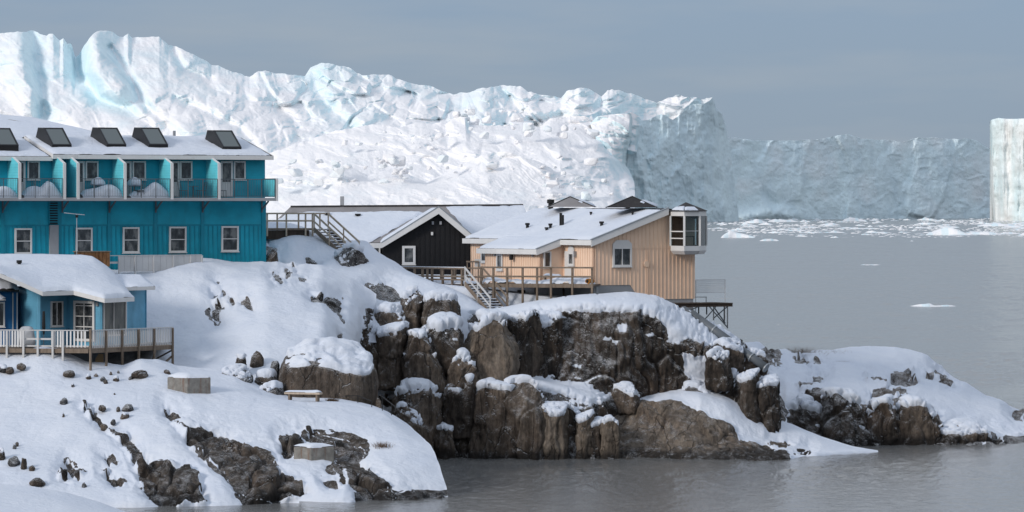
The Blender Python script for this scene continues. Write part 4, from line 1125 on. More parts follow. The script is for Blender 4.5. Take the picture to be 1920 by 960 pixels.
# ------------------------------------------------------------------ teal hotel
F = Frame(497, 500, 262, R(26))
hotel = root('hotel', 'long teal two-storey hotel with balconies and black roof skylights', 'hotel', F.R, F.a)
SL = F.s(-90); sB = F.s(103)                      # left end (out of frame), break between the two sections
zB = F.z(500) - 1.5; zEu = F.z(300, 0, 0); zBal = F.z(371, 0, 2.0); zTrim = F.z(423)
m_ = MB(); F.box(m_, SL, 0, -10, 0, zB, zEu + 0.1); m_.build('wall', 'teal', hotel)
m_ = MB(); clapboards(F, m_, SL, -0.02, zTrim + 0.09, zBal - 0.2, 0.155, 0.0); clapboards(F, m_, SL, -0.02, zBal, zEu + 0.08, 0.155, 0.0)
tag(m_.build('siding', 'teal', hotel), kind='stuff')
m_ = MB(); F.box(m_, SL, 0, -0.01, 0.05, zTrim, zTrim + 0.088); m_.build('trim_band', 'teal_trim', hotel)
for x in (5, 112, 205, 292, 380, 494):
    s = F.s(x, 0.06); m_ = MB(); F.box(m_, s - 0.11, s + 0.11 if x < 490 else 0.04, -0.01, 0.075, zB, zBal - 0.12); m_.build('pilaster', 'teal_trim', hotel)
bat = box_mesh(0.055, 0.045, zTrim - zB - 0.01, 'teal_trim')
s = F.s(-40)
while s < -0.15:
    piece('batten', bat, hotel, F.p(s, 0.018, zB), F.a); s += 0.30
# grey service shaft at the break
m_ = MB(); F.box(m_, F.s(94, .2), F.s(110, .2), -0.02, 0.2, zB, F.z(422, F.s(100), .2)); m_.build('service_shaft', 'grey_paint', hotel)
g = MB(); F.box(g, F.s(92, .16), F.s(109, .16), -0.02, 0.16, F.z(420, F.s(100)), zBal - .1); sh = g.build('louvre_box', 'teal_trim', hotel)
for k in range(10):
    z = F.z(420, F.s(100)) + 0.06 + k * 0.15
    g = MB(); F.prism_s(g, [(0.16, z), (0.2, z - 0.05), (0.2, z - 0.03), (0.16, z + 0.03)], F.s(93, .16), F.s(108, .16)); g.build('louvre', 'black_metal', sh)
# lower windows
for x0, x1, y0, y1 in ((27.5, 59.5, 428, 476), (142, 173, 427, 475), (230, 261, 426, 474), (317, 349, 425, 473), (415, 447, 424, 471.5)):
    w = window(F, hotel, x0, x1, y0, y1, mh=(0.5,), fw=0.10, o=0.05)
# balcony slab, rail, dividers
BO = 2.0
zSl = zBal
m_ = MB(); F.box(m_, SL, F.s(520.5, BO), 0.0, BO, zSl - 0.16, zSl); bal = m_.build('balcony_slab', 'grey_light', hotel)
m_ = MB(); F.box(m_, SL, F.s(521, BO) , BO - 0.04, BO + 0.035, zSl - 0.19, zSl - 0.02); m_.build('slab_edge', 'grey_paint', hotel)
zRail = F.z(336, 0, BO)
caps = [37, 121, 146.5, 234.5, 322.5, 411]
for i, x in enumerate(caps):
    s = F.s(x, BO)
    zt0, zt1 = zEu + 0.05, F.z(307, s, BO)
    m_ = MB(); F.prism_o(m_, [(s - 0.05, 0), (s - 0.05, 1), (s + 0.05, 1), (s + 0.05, 0)], 0, 0) if False else None
    m_ = MB()
    A_ = [F.p(s - 0.05, 0, zSl), F.p(s - 0.05, BO - .05, zSl), F.p(s - 0.05, BO - .05, zt1), F.p(s - 0.05, 0.9, zt0), F.p(s - 0.05, 0, zt0)]
    B_ = [p + F.t * 0.1 for p in A_]
    m_.prism(A_, B_); dv = m_.build('balcony_divider', 'teal_lit_panel', hotel)
    m_ = MB(); z = zSl + 0.1
    while z < zt1 - .05:                           # lapped boards on the face we see
        m_.prism([F.p(s - 0.052, 0.02, z), F.p(s - 0.075, 0.02, z), F.p(s - 0.058, 0.02, z + .14), F.p(s - .052, .02, z + .14)],
                 [F.p(s - 0.052, BO - .06, z), F.p(s - 0.075, BO - .06, z), F.p(s - 0.058, BO - .06, z + .14), F.p(s - .052, BO - .06, z + .14)])
        z += 0.155
    tag(m_.build('siding', 'teal_lit_panel', dv), kind='stuff')
    m_ = MB(); F.box(m_, s - 0.085, s + 0.085, BO - .05, BO + 0.04, zSl - 0.1, zt1 + 0.03)
    m_.bar(F.p(s, BO, zt1 + .02), F.p(s, 0.9, zt0 + .03), 0.14, 0.04); m_.build('edge_cap', 'white', dv)
# railing between dividers
ends = [F.s(-80, BO)] + [F.s(x, BO) for x in caps] + [F.s(519, BO)]
for a_, b_ in zip(ends[:-1], ends[1:]):
    if b_ - a_ < 1.2: continue
    m_ = MB()
    F.box(m_, a_ + .09, b_ - .09, BO - .03, BO + .01, zRail - .03, zRail + .01); F.box(m_, a_ + .09, b_ - .09, BO - .025, BO + .005, zSl + .08, zSl + .11)
    n = max(2, round((b_ - a_) / 1.0))
    for k in range(n + 1):
        s = a_ + .1 + (b_ - a_ - .2) * k / n; F.box(m_, s - .022, s + .022, BO - .035, BO + .012, zSl, zRail)
    rl = m_.build('balcony_rail', 'dark_steel', hotel)
    m_ = MB(); s = a_ + .2
    while s < b_ - .15:
        F.box(m_, s - .006, s + .006, BO - .018, BO - .006, zSl + .11, zRail - .03); s += 0.11
    tag(m_.build('balusters', 'dark_steel', rl), kind='stuff')
s = F.s(519, BO)
m_ = MB(); F.box(m_, s - .03, s + .03, 0.02, BO - .03, zSl + .05, zRail); ep = m_.build('end_panel', 'teal_lit_panel', hotel)
m_ = MB(); F.box(m_, s - .06, s + .07, BO - .04, BO + .05, zSl - .19, zRail + .05); m_.build('end_post', 'white', ep)
m_ = MB(); F.box(m_, s - .05, s + .05, 0.02, BO - .04, zRail + .002, zRail + .05); m_.build('handrail', 'dark_steel', ep)
for x in (5, 117, 205, 292, 380, 491):             # brackets under the slab
    s = F.s(x, .1); m_ = MB(); m_.bar(F.p(s + .0, .08, zSl - .75), F.p(s, 1.15, zSl - .2), .08); F.box(m_, s - .04, s + .04, .075, .14, zSl - .9, zSl - .19); m_.build('bracket', 'dark_steel', hotel)
# balcony doors and windows
for dx0, dx1, wx0, wx1 in ((-64, -42, -40, -18), (24, 47, 51, 74), (140, 158, 160, 184), (222, 246, 248, 273), (312, 336, 337, 360), (413, 436, 438, 460)):
    d = window(F, hotel, dx0, dx1, 302, 369, o=0.04, fw=0.12, mh=(0.40,), name='balcony_door', sill=False)
    d.children[0].data.materials[0] = MAT['white']
    window(F, hotel, wx0, wx1, 302, 337, o=0.04, fw=0.09)
# roof: two sections, the right one a little higher
def hotel_roof(s0, s1, dz, oe):
    ze = F.z(298, 0, oe) + dz; pit = TAN(R(13)); orr = oe - 5.1; zr = ze + (oe - orr) * pit
    m_ = MB(); F.prism_s(m_, [(oe, ze), (oe, ze + .2), (orr, zr + .2), (-10.4, zr - 1.2), (-10.4, zr - 1.4), (orr, zr)], s0, s1)
    r_ = m_.build('roof', 'roof_felt', hotel)
    m_ = MB(); F.box(m_, s0, s1 + .02, oe + .002, oe + .06, ze - .06, ze + .19); m_.build('fascia', 'white', r_)
    m_ = MB()
    for ss in ((s1 + .002, s1 + .05), (s0 - .05, s0 - .002)):
        F.prism_s(m_, [(oe + .06, ze - .06), (oe + .06, ze + .205), (orr, zr + .205), (orr, zr - .06)], *ss)
    m_.build('verge_board', 'white', r_)
    snow_slab('roof_snow', F.p(s0 - .02, oe - .02, ze + .2), F.p(s1 - .1, oe - .02, ze + .2), F.p(s1 - .1, orr, zr + .2), F.p(s0 - .02, orr, zr + .2), 0.15, r_, 130, 40, rag=0.10, seed=4, lump=.5)
    return ze, pit
ze, pit = hotel_roof(F.s(100, .8), F.s(511, .8), 0.0, .8)
hotel_roof(SL, F.s(97, .6), -0.12, .6)
m_ = MB(); F.box(m_, F.s(325, -4.3), F.s(329, -4.3), -4.4, -4.25, ze + .9, F.z(246, 0, -4.3)); m_.build('vent_pipe', 'grey_paint', hotel)
# wedge skylights
for i, (x, yb) in enumerate(((-33, 259), (66, 258.5), (168, 258), (246, 258), (383, 263))):
    # back-left foot of each on the roof plane
    nrm = (F.n * pit + Vector((0, 0, 1))).normalized()
    p0 = hit(x, yb, F.p(0, .8, ze + .25), nrm)
    s0 = (p0 - F.R).dot(F.t); o0 = (p0 - F.R).dot(F.n); z0 = p0.z - 0.1
    wd = 1.25
    prof = [(o0, z0), (o0 + .5, z0 + .72), (o0 + 1.45, z0 + .66), (o0 + 3.0, z0 - .40), (o0 + 3.0, z0 - .75), (o0, z0 - .3)]
    m_ = MB(); F.prism_s(m_, prof, s0, s0 + wd); sk_ = m_.build('skylight', 'black_metal', hotel)
    a_, b_ = prof[2], prof[3]
    d = Vector((b_[0] - a_[0], 0, b_[1] - a_[1])).normalized(); up = Vector((-d.z, 0, d.x))
    def q(s, f, h): return F.p(s, a_[0] + (b_[0] - a_[0]) * f + up.x * h * -1 * -1, a_[1] + (b_[1] - a_[1]) * f + up.z * h)
    m_ = MB(); m_.prism([q(s0 + .10, .05, .012), q(s0 + wd - .10, .05, .012), q(s0 + wd - .10, .95, .012), q(s0 + .10, .95, .012)], [q(s0 + .10, .05, .025), q(s0 + wd - .10, .05, .025), q(s0 + wd - .10, .95, .025), q(s0 + .10, .95, .025)])
    m_.build('pane', 'glass_sky', sk_)
    m_ = MB()
    for f0, f1, e0, e1 in ((0, 1, 0, .1), (0, 1, wd - .1, wd)): m_.prism([q(s0 + e0, f0, .002), q(s0 + e1, f0, .002), q(s0 + e1, f1, .002), q(s0 + e0, f1, .002)], [q(s0 + e0, f0, .05), q(s0 + e1, f0, .05), q(s0 + e1, f1, .05), q(s0 + e0, f1, .05)])
    for f0, f1 in ((0, .055), (.945, 1)): m_.prism([q(s0 + .1, f0, .002), q(s0 + wd - .1, f0, .002), q(s0 + wd - .1, f1, .002), q(s0 + .1, f1, .002)], [q(s0 + .1, f0, .046), q(s0 + wd - .1, f0, .046), q(s0 + wd - .1, f1, .046), q(s0 + .1, f1, .046)])
    m_.build('frame', 'black_metal', sk_)
# snow heaps lying on the balconies
def heap(name, pts, label, group, D_o, seed, cat='snow heap'):
    """pts: outline of the heap's top in photograph pixels at out distance D_o"""
    rt = F.p(F.s((pts[0][0] + pts[-1][0]) / 2, D_o), D_o, zSl)
    xs = np.linspace(pts[0][0], pts[-1][0], 34); ys = np.interp(xs, [p[0] for p in pts], [p[1] for p in pts]); ys = smooth1(ys, 2)
    nv = 14; V = []
    for j in range(nv):
        v = j / (nv - 1) * 2 - 1
        for x, y in zip(xs, ys):
            s = F.s(x, D_o); zt = F.z(y, s, D_o) - zSl
            V.append(F.p(s, D_o + v * 0.55, zSl + 0.004 + max(0.0, zt) * math.sqrt(max(0, 1 - v * v)) ))
    V = np.array(V); V += 0.05 * np.stack([fbm(V * 2 + k, 3, seed + k) for k in range(3)], 1) * (V[:, 2:3] > zSl + .05)
    o = np_obj(name, V - np.array(rt), grid_faces(34, nv)[:, ::-1], 'snow'); o.location = rt
    return tag(o, label, cat, group)
G2 = 'snow heaps on the hotel balconies'
heap('snow_heap', [(-40, 366), (-20, 355), (0, 350), (12, 348), (24, 356), (34, 367)], 'snow heap on the leftmost balcony in view', G2, 1.2, 1)
heap('snow_heap', [(40, 368), (48, 354), (62, 347), (78, 352), (84, 340), (94, 339), (104, 350), (116, 368)], 'double snow heap on the balcony left of the roof step', G2, 1.2, 2)
heap('snow_heap', [(150, 368), (156, 356), (180, 352), (200, 346), (212, 346), (224, 356), (231, 368)], 'broad snow heap on the balcony right of the roof step', G2, 1.2, 3)
heap('snow_heap', [(240, 368), (252, 357), (272, 354), (286, 341), (296, 343), (308, 352), (318, 368)], 'peaked snow heap on the middle balcony beside a snowy chair', G2, 1.2, 4)
# balcony furniture
def table(x, label, o=1.0, snowy=False):
    s = F.s(x, o); r_ = root('balcony_table', label, 'table', F.p(s, o, zSl), F.a, 'tables on the hotel balconies')
    m_ = MB(); m_.tube(F.p(s, o, zSl + .68), F.p(s, o, zSl + .71), .33, 16); m_.build('table_top', 'dark_steel', r_)
    m_ = MB(); m_.tube(F.p(s, o, zSl + .03), F.p(s, o, zSl + .68), .03); m_.build('column', 'dark_steel', r_)
    m_ = MB(); m_.tube(F.p(s, o, zSl + .004), F.p(s, o, zSl + .03), .2, 12); m_.build('base', 'dark_steel', r_)
    if snowy:
        rt = F.p(s, o, zSl + .71)
        V0_, Fq_ = CS[14]; V = V0_ / np.linalg.norm(V0_, axis=1, keepdims=True)
        V = V * np.array([.44, .42, .42]); V[:, 2] = np.where(V[:, 2] < 0, V[:, 2] * .25, V[:, 2]) ; V += .05 * np.stack([fbm(V * 4 + k + x, 3, k) for k in range(3)], 1)
        V[:, 2] += .10
        oo = np_obj('snow_dome', V, Fq_, 'snow'); oo.location = rt
        tag(oo, snowy, 'snow dome', 'snow domes on the balcony tables')
def chair(x, o, label, face=1):
    s = F.s(x, o); r_ = root('balcony_chair', label, 'chair', F.p(s, o, zSl), F.a, 'chairs on the hotel balconies')
    c = lambda ds, do, z: F.p(s + ds, o + do, zSl + z)
    m_ = MB(); F.box(m_, s - .22, s + .22, o - .22, o + .22, zSl + .42, zSl + .46); m_.build('seat', 'dark_steel', r_)
    for ds in (-.2, .2):
        for do in (-.2, .2):
            m_ = MB(); m_.tube(c(ds, do, .004), c(ds, do, .42), .018, 6); m_.build('leg', 'dark_steel', r_)
    m_ = MB()
    for do in (-.2, .2): m_.tube(c(-.2 * face, do, .46), c(-.3 * face, do, .95), .018, 6)
    for z in (.6, .72, .84, .94): m_.tube(c(-.2 * face - .1 * face * (z - .46) / .5, -.2, z), c(-.2 * face - .1 * face * (z - .46) / .5, .2, z), .014, 6)
    m_.build('backrest', 'dark_steel', r_)
table(183, 'round balcony table under a snow dome, right of the roof step', 0.75, 'snow dome on the table right of the roof step')
table(252, 'round balcony table under a snow dome on the middle balcony', 0.75, 'snow dome on the table of the middle balcony')
table(362, 'bare round table between two chairs on the snow-free balcony', 0.8)
chair(344, 0.8, 'dark chair left of the bare round balcony table', 1)
chair(378, 0.9, 'dark chair right of the bare round balcony table', -1)
chair(416, 0.9, 'dark chair by the door of the rightmost balcony', 1)
chair(262, 1.5, 'dark chair half buried in snow on the middle balcony', -1)
chair(6, 0.8, 'dark chair behind the snow heap on the leftmost balcony', 1)
chair(70, 0.6, 'dark chair behind the double snow heap', 1)

# building behind the hotel: only its snowy roof shows
Fb = Frame(-40, 250, 285, R(24))
bb = root('rear_building', 'snow-covered roof slope rising behind the skylights at the left edge', 'building', Fb.R, Fb.a)
zt = Fb.z(214); m_ = MB(); Fb.box(m_, -9, 9.0, -9, -0.3, Fb.z(330), Fb.z(262)); m_.build('wall', 'grey_paint', bb)
m_ = MB()
q0, q1, q2, q3 = P(-110, 262, 284), P(200, 254, 289), P(60, 222, 294), P(-110, 203, 294)
m_.prism([q0, q1, q2, q3], [v - Vector((0, 0, .25)) for v in (q0, q1, q2, q3)]); rf = m_.build('roof', 'roof_grey', bb)
snow_slab('roof_snow', q0, q1, q2, q3, .12, rf, 60, 20, seed=12)

# television antenna in front of the hotel
Fa = Frame(144, 480, 251.5, 0)
an = root('television_antenna', 'thin white antenna on a mast in front of the hotel windows', 'antenna', Fa.p(0, 0, Fa.z(500)))
m_ = MB(); m_.tube(Fa.p(0, 0, Fa.z(500)), Fa.p(0, 0, Fa.z(401)), .018, 6); m_.build('mast', 'grey_light', an)
m_ = MB(); m_.bar(Fa.p(-.75, 0, Fa.z(399)), Fa.p(.5, .3, Fa.z(403)), .03); m_.build('boom', 'grey_light', an)
for k in range(9):
    s = -.7 + k * .14; m_ = MB(); m_.bar(Fa.p(s, -.3, Fa.z(399.5 + k * .3)), Fa.p(s, .4, Fa.z(399.5 + k * .3)), .014); m_.build('element', 'grey_light', an)
m_ = MB(); Fa.box(m_, -.08, .08, -.06, .06, Fa.z(408), Fa.z(403)); m_.build('clamp', 'black_metal', an)

# white board fence and wooden crate in front of the hotel
Ff = Frame.between(160, 252.5, 378, 257.6)
fe = root('board_fence', 'white board fence below the hotel windows, half sunk in snow', 'fence', Ff.p(0, 0, Ff.z(510)), Ff.a)
zt, zb = Ff.z(479), Ff.z(510)
m_ = MB(); Ff.box(m_, 0, Ff.L, -.05, .05, zt - .05, zt); m_.build('top_rail', 'white_old', fe)
n = 14
for k in range(n):
    s0, s1 = Ff.L * (0.28 + .72 * k / n), Ff.L * (.28 + .72 * (k + 1) / n)
    m_ = MB(); Ff.box(m_, s0 + .006, s1 - .006, -.02, .015 + .004 * (k % 2), zb, zt - .052); m_.build('board', 'white_old', fe)
for f_ in (0, .14, .28, .42, .58, .75, .9, 1):
    m_ = MB(); Ff.box(m_, Ff.L * f_ - .04, Ff.L * f_ + .04, .021, .09, zb - .3, zt - .055); m_.build('post', 'white_old', fe)
m_ = MB(); Ff.box(m_, 0, Ff.L * .28, -.02, .018, zt - .5, zt - .38); m_.build('mid_rail', 'white_old', fe)
Fc = Frame(145, 508, 252, R(20))
ct = root('wooden_crate', 'rust-brown open wooden crate beside the white board fence', 'crate', Fc.p(0, 0, Fc.z(505)), Fc.a)
zt, zb = Fc.z(471), Fc.z(500)
for k in range(9):
    m_ = MB(); Fc.box(m_, k * .22 + .01, k * .22 + .21, -.03, .02, zb, zt - .06); m_.build('board', 'wood_rust', ct)
m_ = MB(); Fc.box(m_, -.04, 2.04, -.9, .05, zt - .055, zt); m_.build('lid', 'wood', ct)
m_ = MB(); Fc.box(m_, .02, 1.98, -.85, -.06, zb, zt - .06); m_.build('inner_box', 'wood_dark', ct)

# ------------------------------------------------------------------ blue house at lower left
DOFF = 13.0
zD = 7.34                                           # deck level
bh = root('blue_house', 'light blue clapboard house with deep snow on its roof and a deck', 'house', P(140, 652, 228))
segs = [((30, 230.5), (74, 227.5), 'sky_blue'), ((74, 227.5), (128, 229.6), 'sky_blue'), ((128, 229.6), (190, 227.8), 'sky_blue'), ((190, 227.8), (237, 229.8), 'sky_blue'), ((237, 229.8), (239, 232.5), 'sky_blue'), ((239, 232.5), (273, 234.6), 'sky_blue')]
WF = []
for (x0, d0), (x1, d1), mt in segs:
    Fw = Frame.between(x0, d0, x1, d1); WF.append(Fw)
    top_ = [Fw.z(545, 0), Fw.z(545, Fw.L)]
    if x0 == 190: top_ = [Fw.z(562), Fw.z(566)]
    if x0 == 128: top_ = [Fw.z(545), Fw.z(556)]
    if x0 == 237: top_ = [Fw.z(562), Fw.z(553)]
    if x0 > 237: top_ = [Fw.z(546), Fw.z(546)]
    m_ = MB(); Fw.prism_o(m_, [(0, zD - .1), (Fw.L, zD - .1), (Fw.L, top_[1] + .25), (0, top_[0] + .25)], 0, -.15); m_.build('wall', mt, bh)
    m_ = MB(); clapboards(Fw, m_, 0.0, Fw.L, zD, min(top_) + .05, .14, .002); tag(m_.build('siding', mt, bh), kind='stuff')
for x, d in ((74, 227.5), (190, 227.8), (273, 234.6)):
    b_ = P(x, 600, d); m_ = MB(); m_.bar((b_.x, b_.y - .02, zD), (b_.x, b_.y - .02, P(x, 545, d).z + .1), .12); m_.build('corner_board', 'sky_blue', bh)
m_ = MB(); back = [(273, 234.6), (270, 235.2), (-60, 235.2), (-60, 232), (30, 230.5)]
for (x0, d0), (x1, d1) in zip(back[:-1], back[1:]):
    p, q = P(x0, 0, d0), P(x1, 0, d1); m_.poly([(p.x, p.y, zD - 2), (q.x, q.y, zD - 2), (q.x, q.y, 10.6), (p.x, p.y, 10.6)])
m_.build('rear_wall', 'sky_blue', bh)
window(WF[1], bh, 95, 117, 565, 612, mv=(.5,), fw=.07, o=.05)
dr = window(WF[2], bh, 139, 178, 564, 640, o=.06, fw=.15, mh=(.36, .62, .88), mv=(.5,), name='door', sill=False)
window(WF[3], bh, 193, 236, 563, 630, o=.06, fw=.09, mv=(.45,), name='glazed_door', glass='glass_pale', sill=False)
lm = MB(); c = WF[2].p(WF[2].s(184), .05, 0); lm.tube((c.x, c.y, P(0, 574, 228).z), (c.x, c.y, P(0, 567, 228).z), .1, 10); lm.build('wall_lamp', 'grey_paint', bh)
# roof: lofted snow-laden sheet with white fascias
def roof_sheet(parent, rows, nu, thick, mat, seed, rag=.1, snow=.32):
    G = loft(rows, nu, 3.0, under=False, sm=0); V = g2w(G); nv = G.shape[0]; Fq = grid_faces(nu, nv)
    n = vnormals(V, Fq)
    if n[:, 2].mean() < 0: Fq = Fq[:, ::-1]
    Vb = V.copy(); Vb[:, 2] -= thick
    k = len(V); edge = list(range(nu)) + [r * nu + nu - 1 for r in range(1, nv)] + [(nv - 1) * nu + c for c in range(nu - 2, -1, -1)] + [r * nu for r in range(nv - 2, 0, -1)]
    side = [(edge[i], edge[(i + 1) % len(edge)], edge[(i + 1) % len(edge)] + k, edge[i] + k) for i in range(len(edge))]
    ro = np_obj('roof', np.concatenate([V, Vb]), np.concatenate([Fq, Fq[:, ::-1] + k, np.array(side)]), mat, parent, smooth=False)
    u = np.tile(np.arange(nu), nv); v = np.repeat(np.arange(nv), nu)
    dd = np.minimum(np.minimum(u, nu - 1 - u) * (np.linalg.norm(V[nu - 1] - V[0]) / nu), np.minimum(v, nv - 1 - v) * (np.linalg.norm(V[-nu] - V[0]) / nv))
    d = dd + rag * fbm(V * 1.2 + seed, 4, seed)
    S = V.copy(); S[:, 2] += np.where(d > 0, snow * np.sqrt(np.clip(d / .5, 0, 1)) * (1 + .3 * fbm(V * .5 + seed, 3, seed + 3)), -.03)
    np_obj('roof_snow', S, Fq, 'snow', ro)
    return ro
rr = roof_sheet(bh, [
    [(-80, 481, 235), (40, 481, 235), (150, 482, 235), (172, 486, 235), (198, 503, 234.8), (222, 522, 234.4)],
    [(-80, 497, 231), (0, 500, 231), (60, 505, 231), (140, 510, 231.4), (200, 525, 231.4), (240, 545, 231)],
    [(-80, 475, 225.6), (-2, 512, 225.8), (40, 530, 226), (80, 548, 226.2), (138, 546, 227.6), (196, 561, 226.2), (252, 558, 228.6)]], 90, .12, 'roof_felt', 6, rag=.08, snow=.22)
def fascia(parent, pts, h=.26, w=.05, dn=.0):
    m_ = MB()
    for a_, b_ in zip(pts[:-1], pts[1:]):
        p, q = P(*a_), P(*b_); p.z -= dn; q.z -= dn
        m_.prism([p, p + Vector((0, w, 0)), p + Vector((0, w, h)), p + Vector((0, 0, h))], [q, q + Vector((0, w, 0)), q + Vector((0, w, h)), q + Vector((0, 0, h))])
    return m_.build('fascia', 'white', parent)
fascia(rr, [(-60, 492, 225.5), (-2, 520, 225.7), (40, 537, 225.9), (80, 555, 226.05), (138, 553, 227.4), (196, 568, 226.05), (252, 565, 228.4)], .24)
rr = roof_sheet(bh, [[(205, 515, 236), (262, 516, 236), (275, 524, 236)], [(236, 539, 231.4), (262, 538, 231.8), (291, 537, 232.6)]], 30, .1, 'roof_felt', 8, snow=.12)
fascia(rr, [(236, 545, 231.2), (291, 543.5, 232.4)], .2)
pp = P(36, 499, 231); m_ = MB(); m_.tube(pp - Vector((0, 0, .6)), pp + Vector((0, 0, .18)), .1, 10); m_.tube(pp + Vector((0, 0, .18)), pp + Vector((0, 0, .34)), .16, 10); m_.build('roof_vent', 'black_metal', bh)
# deck
Fl = Frame.between(-60, 224.5, 168, 223); Fr = Frame.between(168, 223, 325, 229.5)
dk = root('house_deck', 'white picketed timber deck on posts in front of the blue house', 'deck', P(168, 690, 223))
zT = 8.40
corner = [Fl.p(0, 0, 0), Fl.p(Fl.L, 0, 0), Fr.p(Fr.L, 0, 0), Vector((*P(300, 0, 236).xy, 0)), Vector((*P(-60, 0, 236).xy, 0))]
m_ = MB(); m_.prism([Vector((v.x, v.y, zD - .12)) for v in corner], [Vector((v.x, v.y, zD)) for v in corner]); m_.build('floor', 'wood', dk)
for Fx, mt in ((Fl, 'white_old'), (Fr, 'white_old')):
    m_ = MB(); Fx.box(m_, 0.06, Fx.L - .06, -.06, .06, zT - .05, zT); m_.build('handrail', mt, dk)
    m_ = MB(); Fx.box(m_, 0.06, Fx.L - .06, .002, .06, zD - .22, zD + .015); m_.build('rim_board', 'wood', dk)
    m_ = MB(); Fx.box(m_, 0.06, Fx.L - .06, -.03, .0, zD + .12, zD + .20); m_.build('bottom_rail', mt, dk)
def opening(px): return 45 < px < 97
pk = box_mesh(.085, .022, zT - zD - .16, 'white'); pk2 = box_mesh(.085, .022, zT - zD - .11, 'white_old')
s = .12
while s < Fl.L - .1:
    p = Fl.p(s, .018, zD + .1); px = p.x / p.y * FPX + 960
    if px > -20 and not opening(px): piece('picket', pk, dk, p, Fl.a)
    s += .165 if px < 115 else .21
s = .1
while s < Fr.L - .1:
    piece('picket', pk2, dk, Fr.p(s, .018, zD + .05), Fr.a); s += .155
m_ = MB(); Fl.box(m_, Fl.s(45), Fl.s(97), -.03, .03, zD + .5, zD + .6); m_.build('gate_rail', 'white_old', dk)
for Fx, lst, lo in ((Fl, (-30, 13, 44, 71, 99, 118), 0.6), (Fr, (169.5, 199, 229, 260, 289, 323.5), 1.25)):
    for x in lst:
        s = Fx.s(x, .1); zb = zD - lo
        m_ = MB(); Fx.box(m_, s - .055, s + .055, .062, .16, zb - .5, zT - .06 if x != 169.5 else zT + .05); m_.build('post', 'white_old' if Fx is Fl else 'wood', dk)
m_ = MB(); m_.bar(Fr.p(Fr.L - 1.1, -1.2, zD - 1.1), Fr.p(Fr.L - .05, .0, zD - .25), .09); m_.build('brace', 'wood_dark', dk)
m_ = MB(); m_.bar(Fr.p(Fr.s(290), 0.05, zD - .25), Fr.p(Fr.s(298), -.6, zD - 1.3), .09); m_.build('brace', 'wood', dk)
m_ = MB(); m_.bar(Fr.p(Fr.s(304), -.3, zD - 1.3), Fr.p(Fr.L - .1, 0, zD - .6), .09); m_.build('brace', 'wood', dk)
m_ = MB(); Fr.box(m_, .3, Fr.s(270), -3, -2.8, zD - 2.2, zD - .13); m_.build('foundation', 'dark_steel', bh)
for (x0, x1, y0, y1, lab, mt, cat, nm) in ((179, 194, 664, 682, 'tan board leaning under the deck between two posts', 'tan_board', 'board', 'leaning_board'),):
    Fq_ = Frame(x0, 690, 226, R(10)); r_ = root(nm, lab, cat, Fq_.p(.3, 0, Fq_.z(690)))
    m_ = MB(); Fq_.prism_o(m_, [(0, Fq_.z(690)), (Fq_.s(x1), Fq_.z(690)), (Fq_.s(x1), Fq_.z(y0)), (Fq_.s(x0 + 6), Fq_.z(y0 - 1)), (0, Fq_.z(y0 + 9))], 0, -.04); m_.build('panel', mt, r_)
    m_ = MB(); Fq_.box(m_, .02, Fq_.s(x1) - .02, -.08, -.042, Fq_.z(684), Fq_.z(681)); m_.build('batten', 'wood', r_)
# parasol wrapped on the deck and covered grill
Fp_ = Frame(82, 640, 225.2, 0); r_ = root('folded_parasol', 'black folded parasol standing on the blue house deck', 'parasol', Fp_.p(0, 0, zD))
m_ = MB(); m_.tube(Fp_.p(0, 0, zD), Fp_.p(0, 0, zD + 2.0), .025, 8); m_.build('pole', 'dark_steel', r_)
m_ = MB(); m_.tube(Fp_.p(0, 0, zD + .75), Fp_.p(0, 0, zD + 1.2), .05, 10, .1); m_.tube(Fp_.p(0, 0, zD + 1.2), Fp_.p(0, 0, zD + 2.05), .1, 10, .07); m_.build('canopy', 'black_metal', r_)
m_ = MB(); m_.tube(Fp_.p(0, 0, zD + .003), Fp_.p(0, 0, zD + .08), .22, 12); m_.build('base', 'dark_steel', r_)
cg = P(50, 640, 225.6); V0_, Fq_ = CS[14]; V = V0_ / ((np.abs(V0_) ** 3.5).sum(1) ** (1 / 3.5))[:, None]
V = V * np.array([.52, .4, .62]); V[:, 2] += .58; V[:, 0] *= 1 - .25 * V[:, 2] / 1.2; V += .05 * np.stack([fbm(V * 4 + k, 3, k) for k in range(3)], 1)
V[:, 2] = np.maximum(V[:, 2], 0); o = np_obj('covered_grill', V, Fq_, 'grey_light'); o.location = (cg.x, cg.y, zD + .003); tag(o, 'grill under a pale grey cover behind the deck gate', 'grill')

# darker blue neighbour at the very left edge
nb = root('neighbour_house', 'darker blue house with overhanging snow at the left edge', 'house', P(0, 640, 228.5))
Fn = Frame.between(-60, 228.6, 34, 229.2)
m_ = MB(); Fn.box(m_, 0, Fn.L, -6, 0, zD - 2, Fn.z(548)); m_.build('wall', 'deep_blue', nb)
m_ = MB(); clapboards(Fn, m_, 0, Fn.L, zD, Fn.z(549), .14, .002); tag(m_.build('siding', 'deep_blue', nb), kind='stuff')
window(Fn, nb, -18, 9, 566, 613, fw=.09, o=.05, mv=(.5,))
for x in (24, 32): m_ = MB(); s = Fn.s(x, .05); Fn.box(m_, s - .03, s + .03, .03, .09, zD, Fn.z(549)); m_.build('trim_board', 'white_old', nb)
roof_sheet(nb, [[(-80, 515, 231), (-20, 516, 231), (10, 522, 231), (30, 532, 231)], [(-80, 540, 228), (0, 542, 228.1), (20, 543, 228.3), (36, 544, 228.8)]], 40, .1, 'roof_felt', 21, snow=.36)
roof_sheet(nb, [[(-80, 548, 228.4), (-20, 548, 228.4), (2, 553, 228.3)], [(-80, 561, 226.8), (-10, 562, 226.9), (11, 561, 227.2)]], 24, .08, 'white_old', 22, snow=.28)

DOFF = 0.0
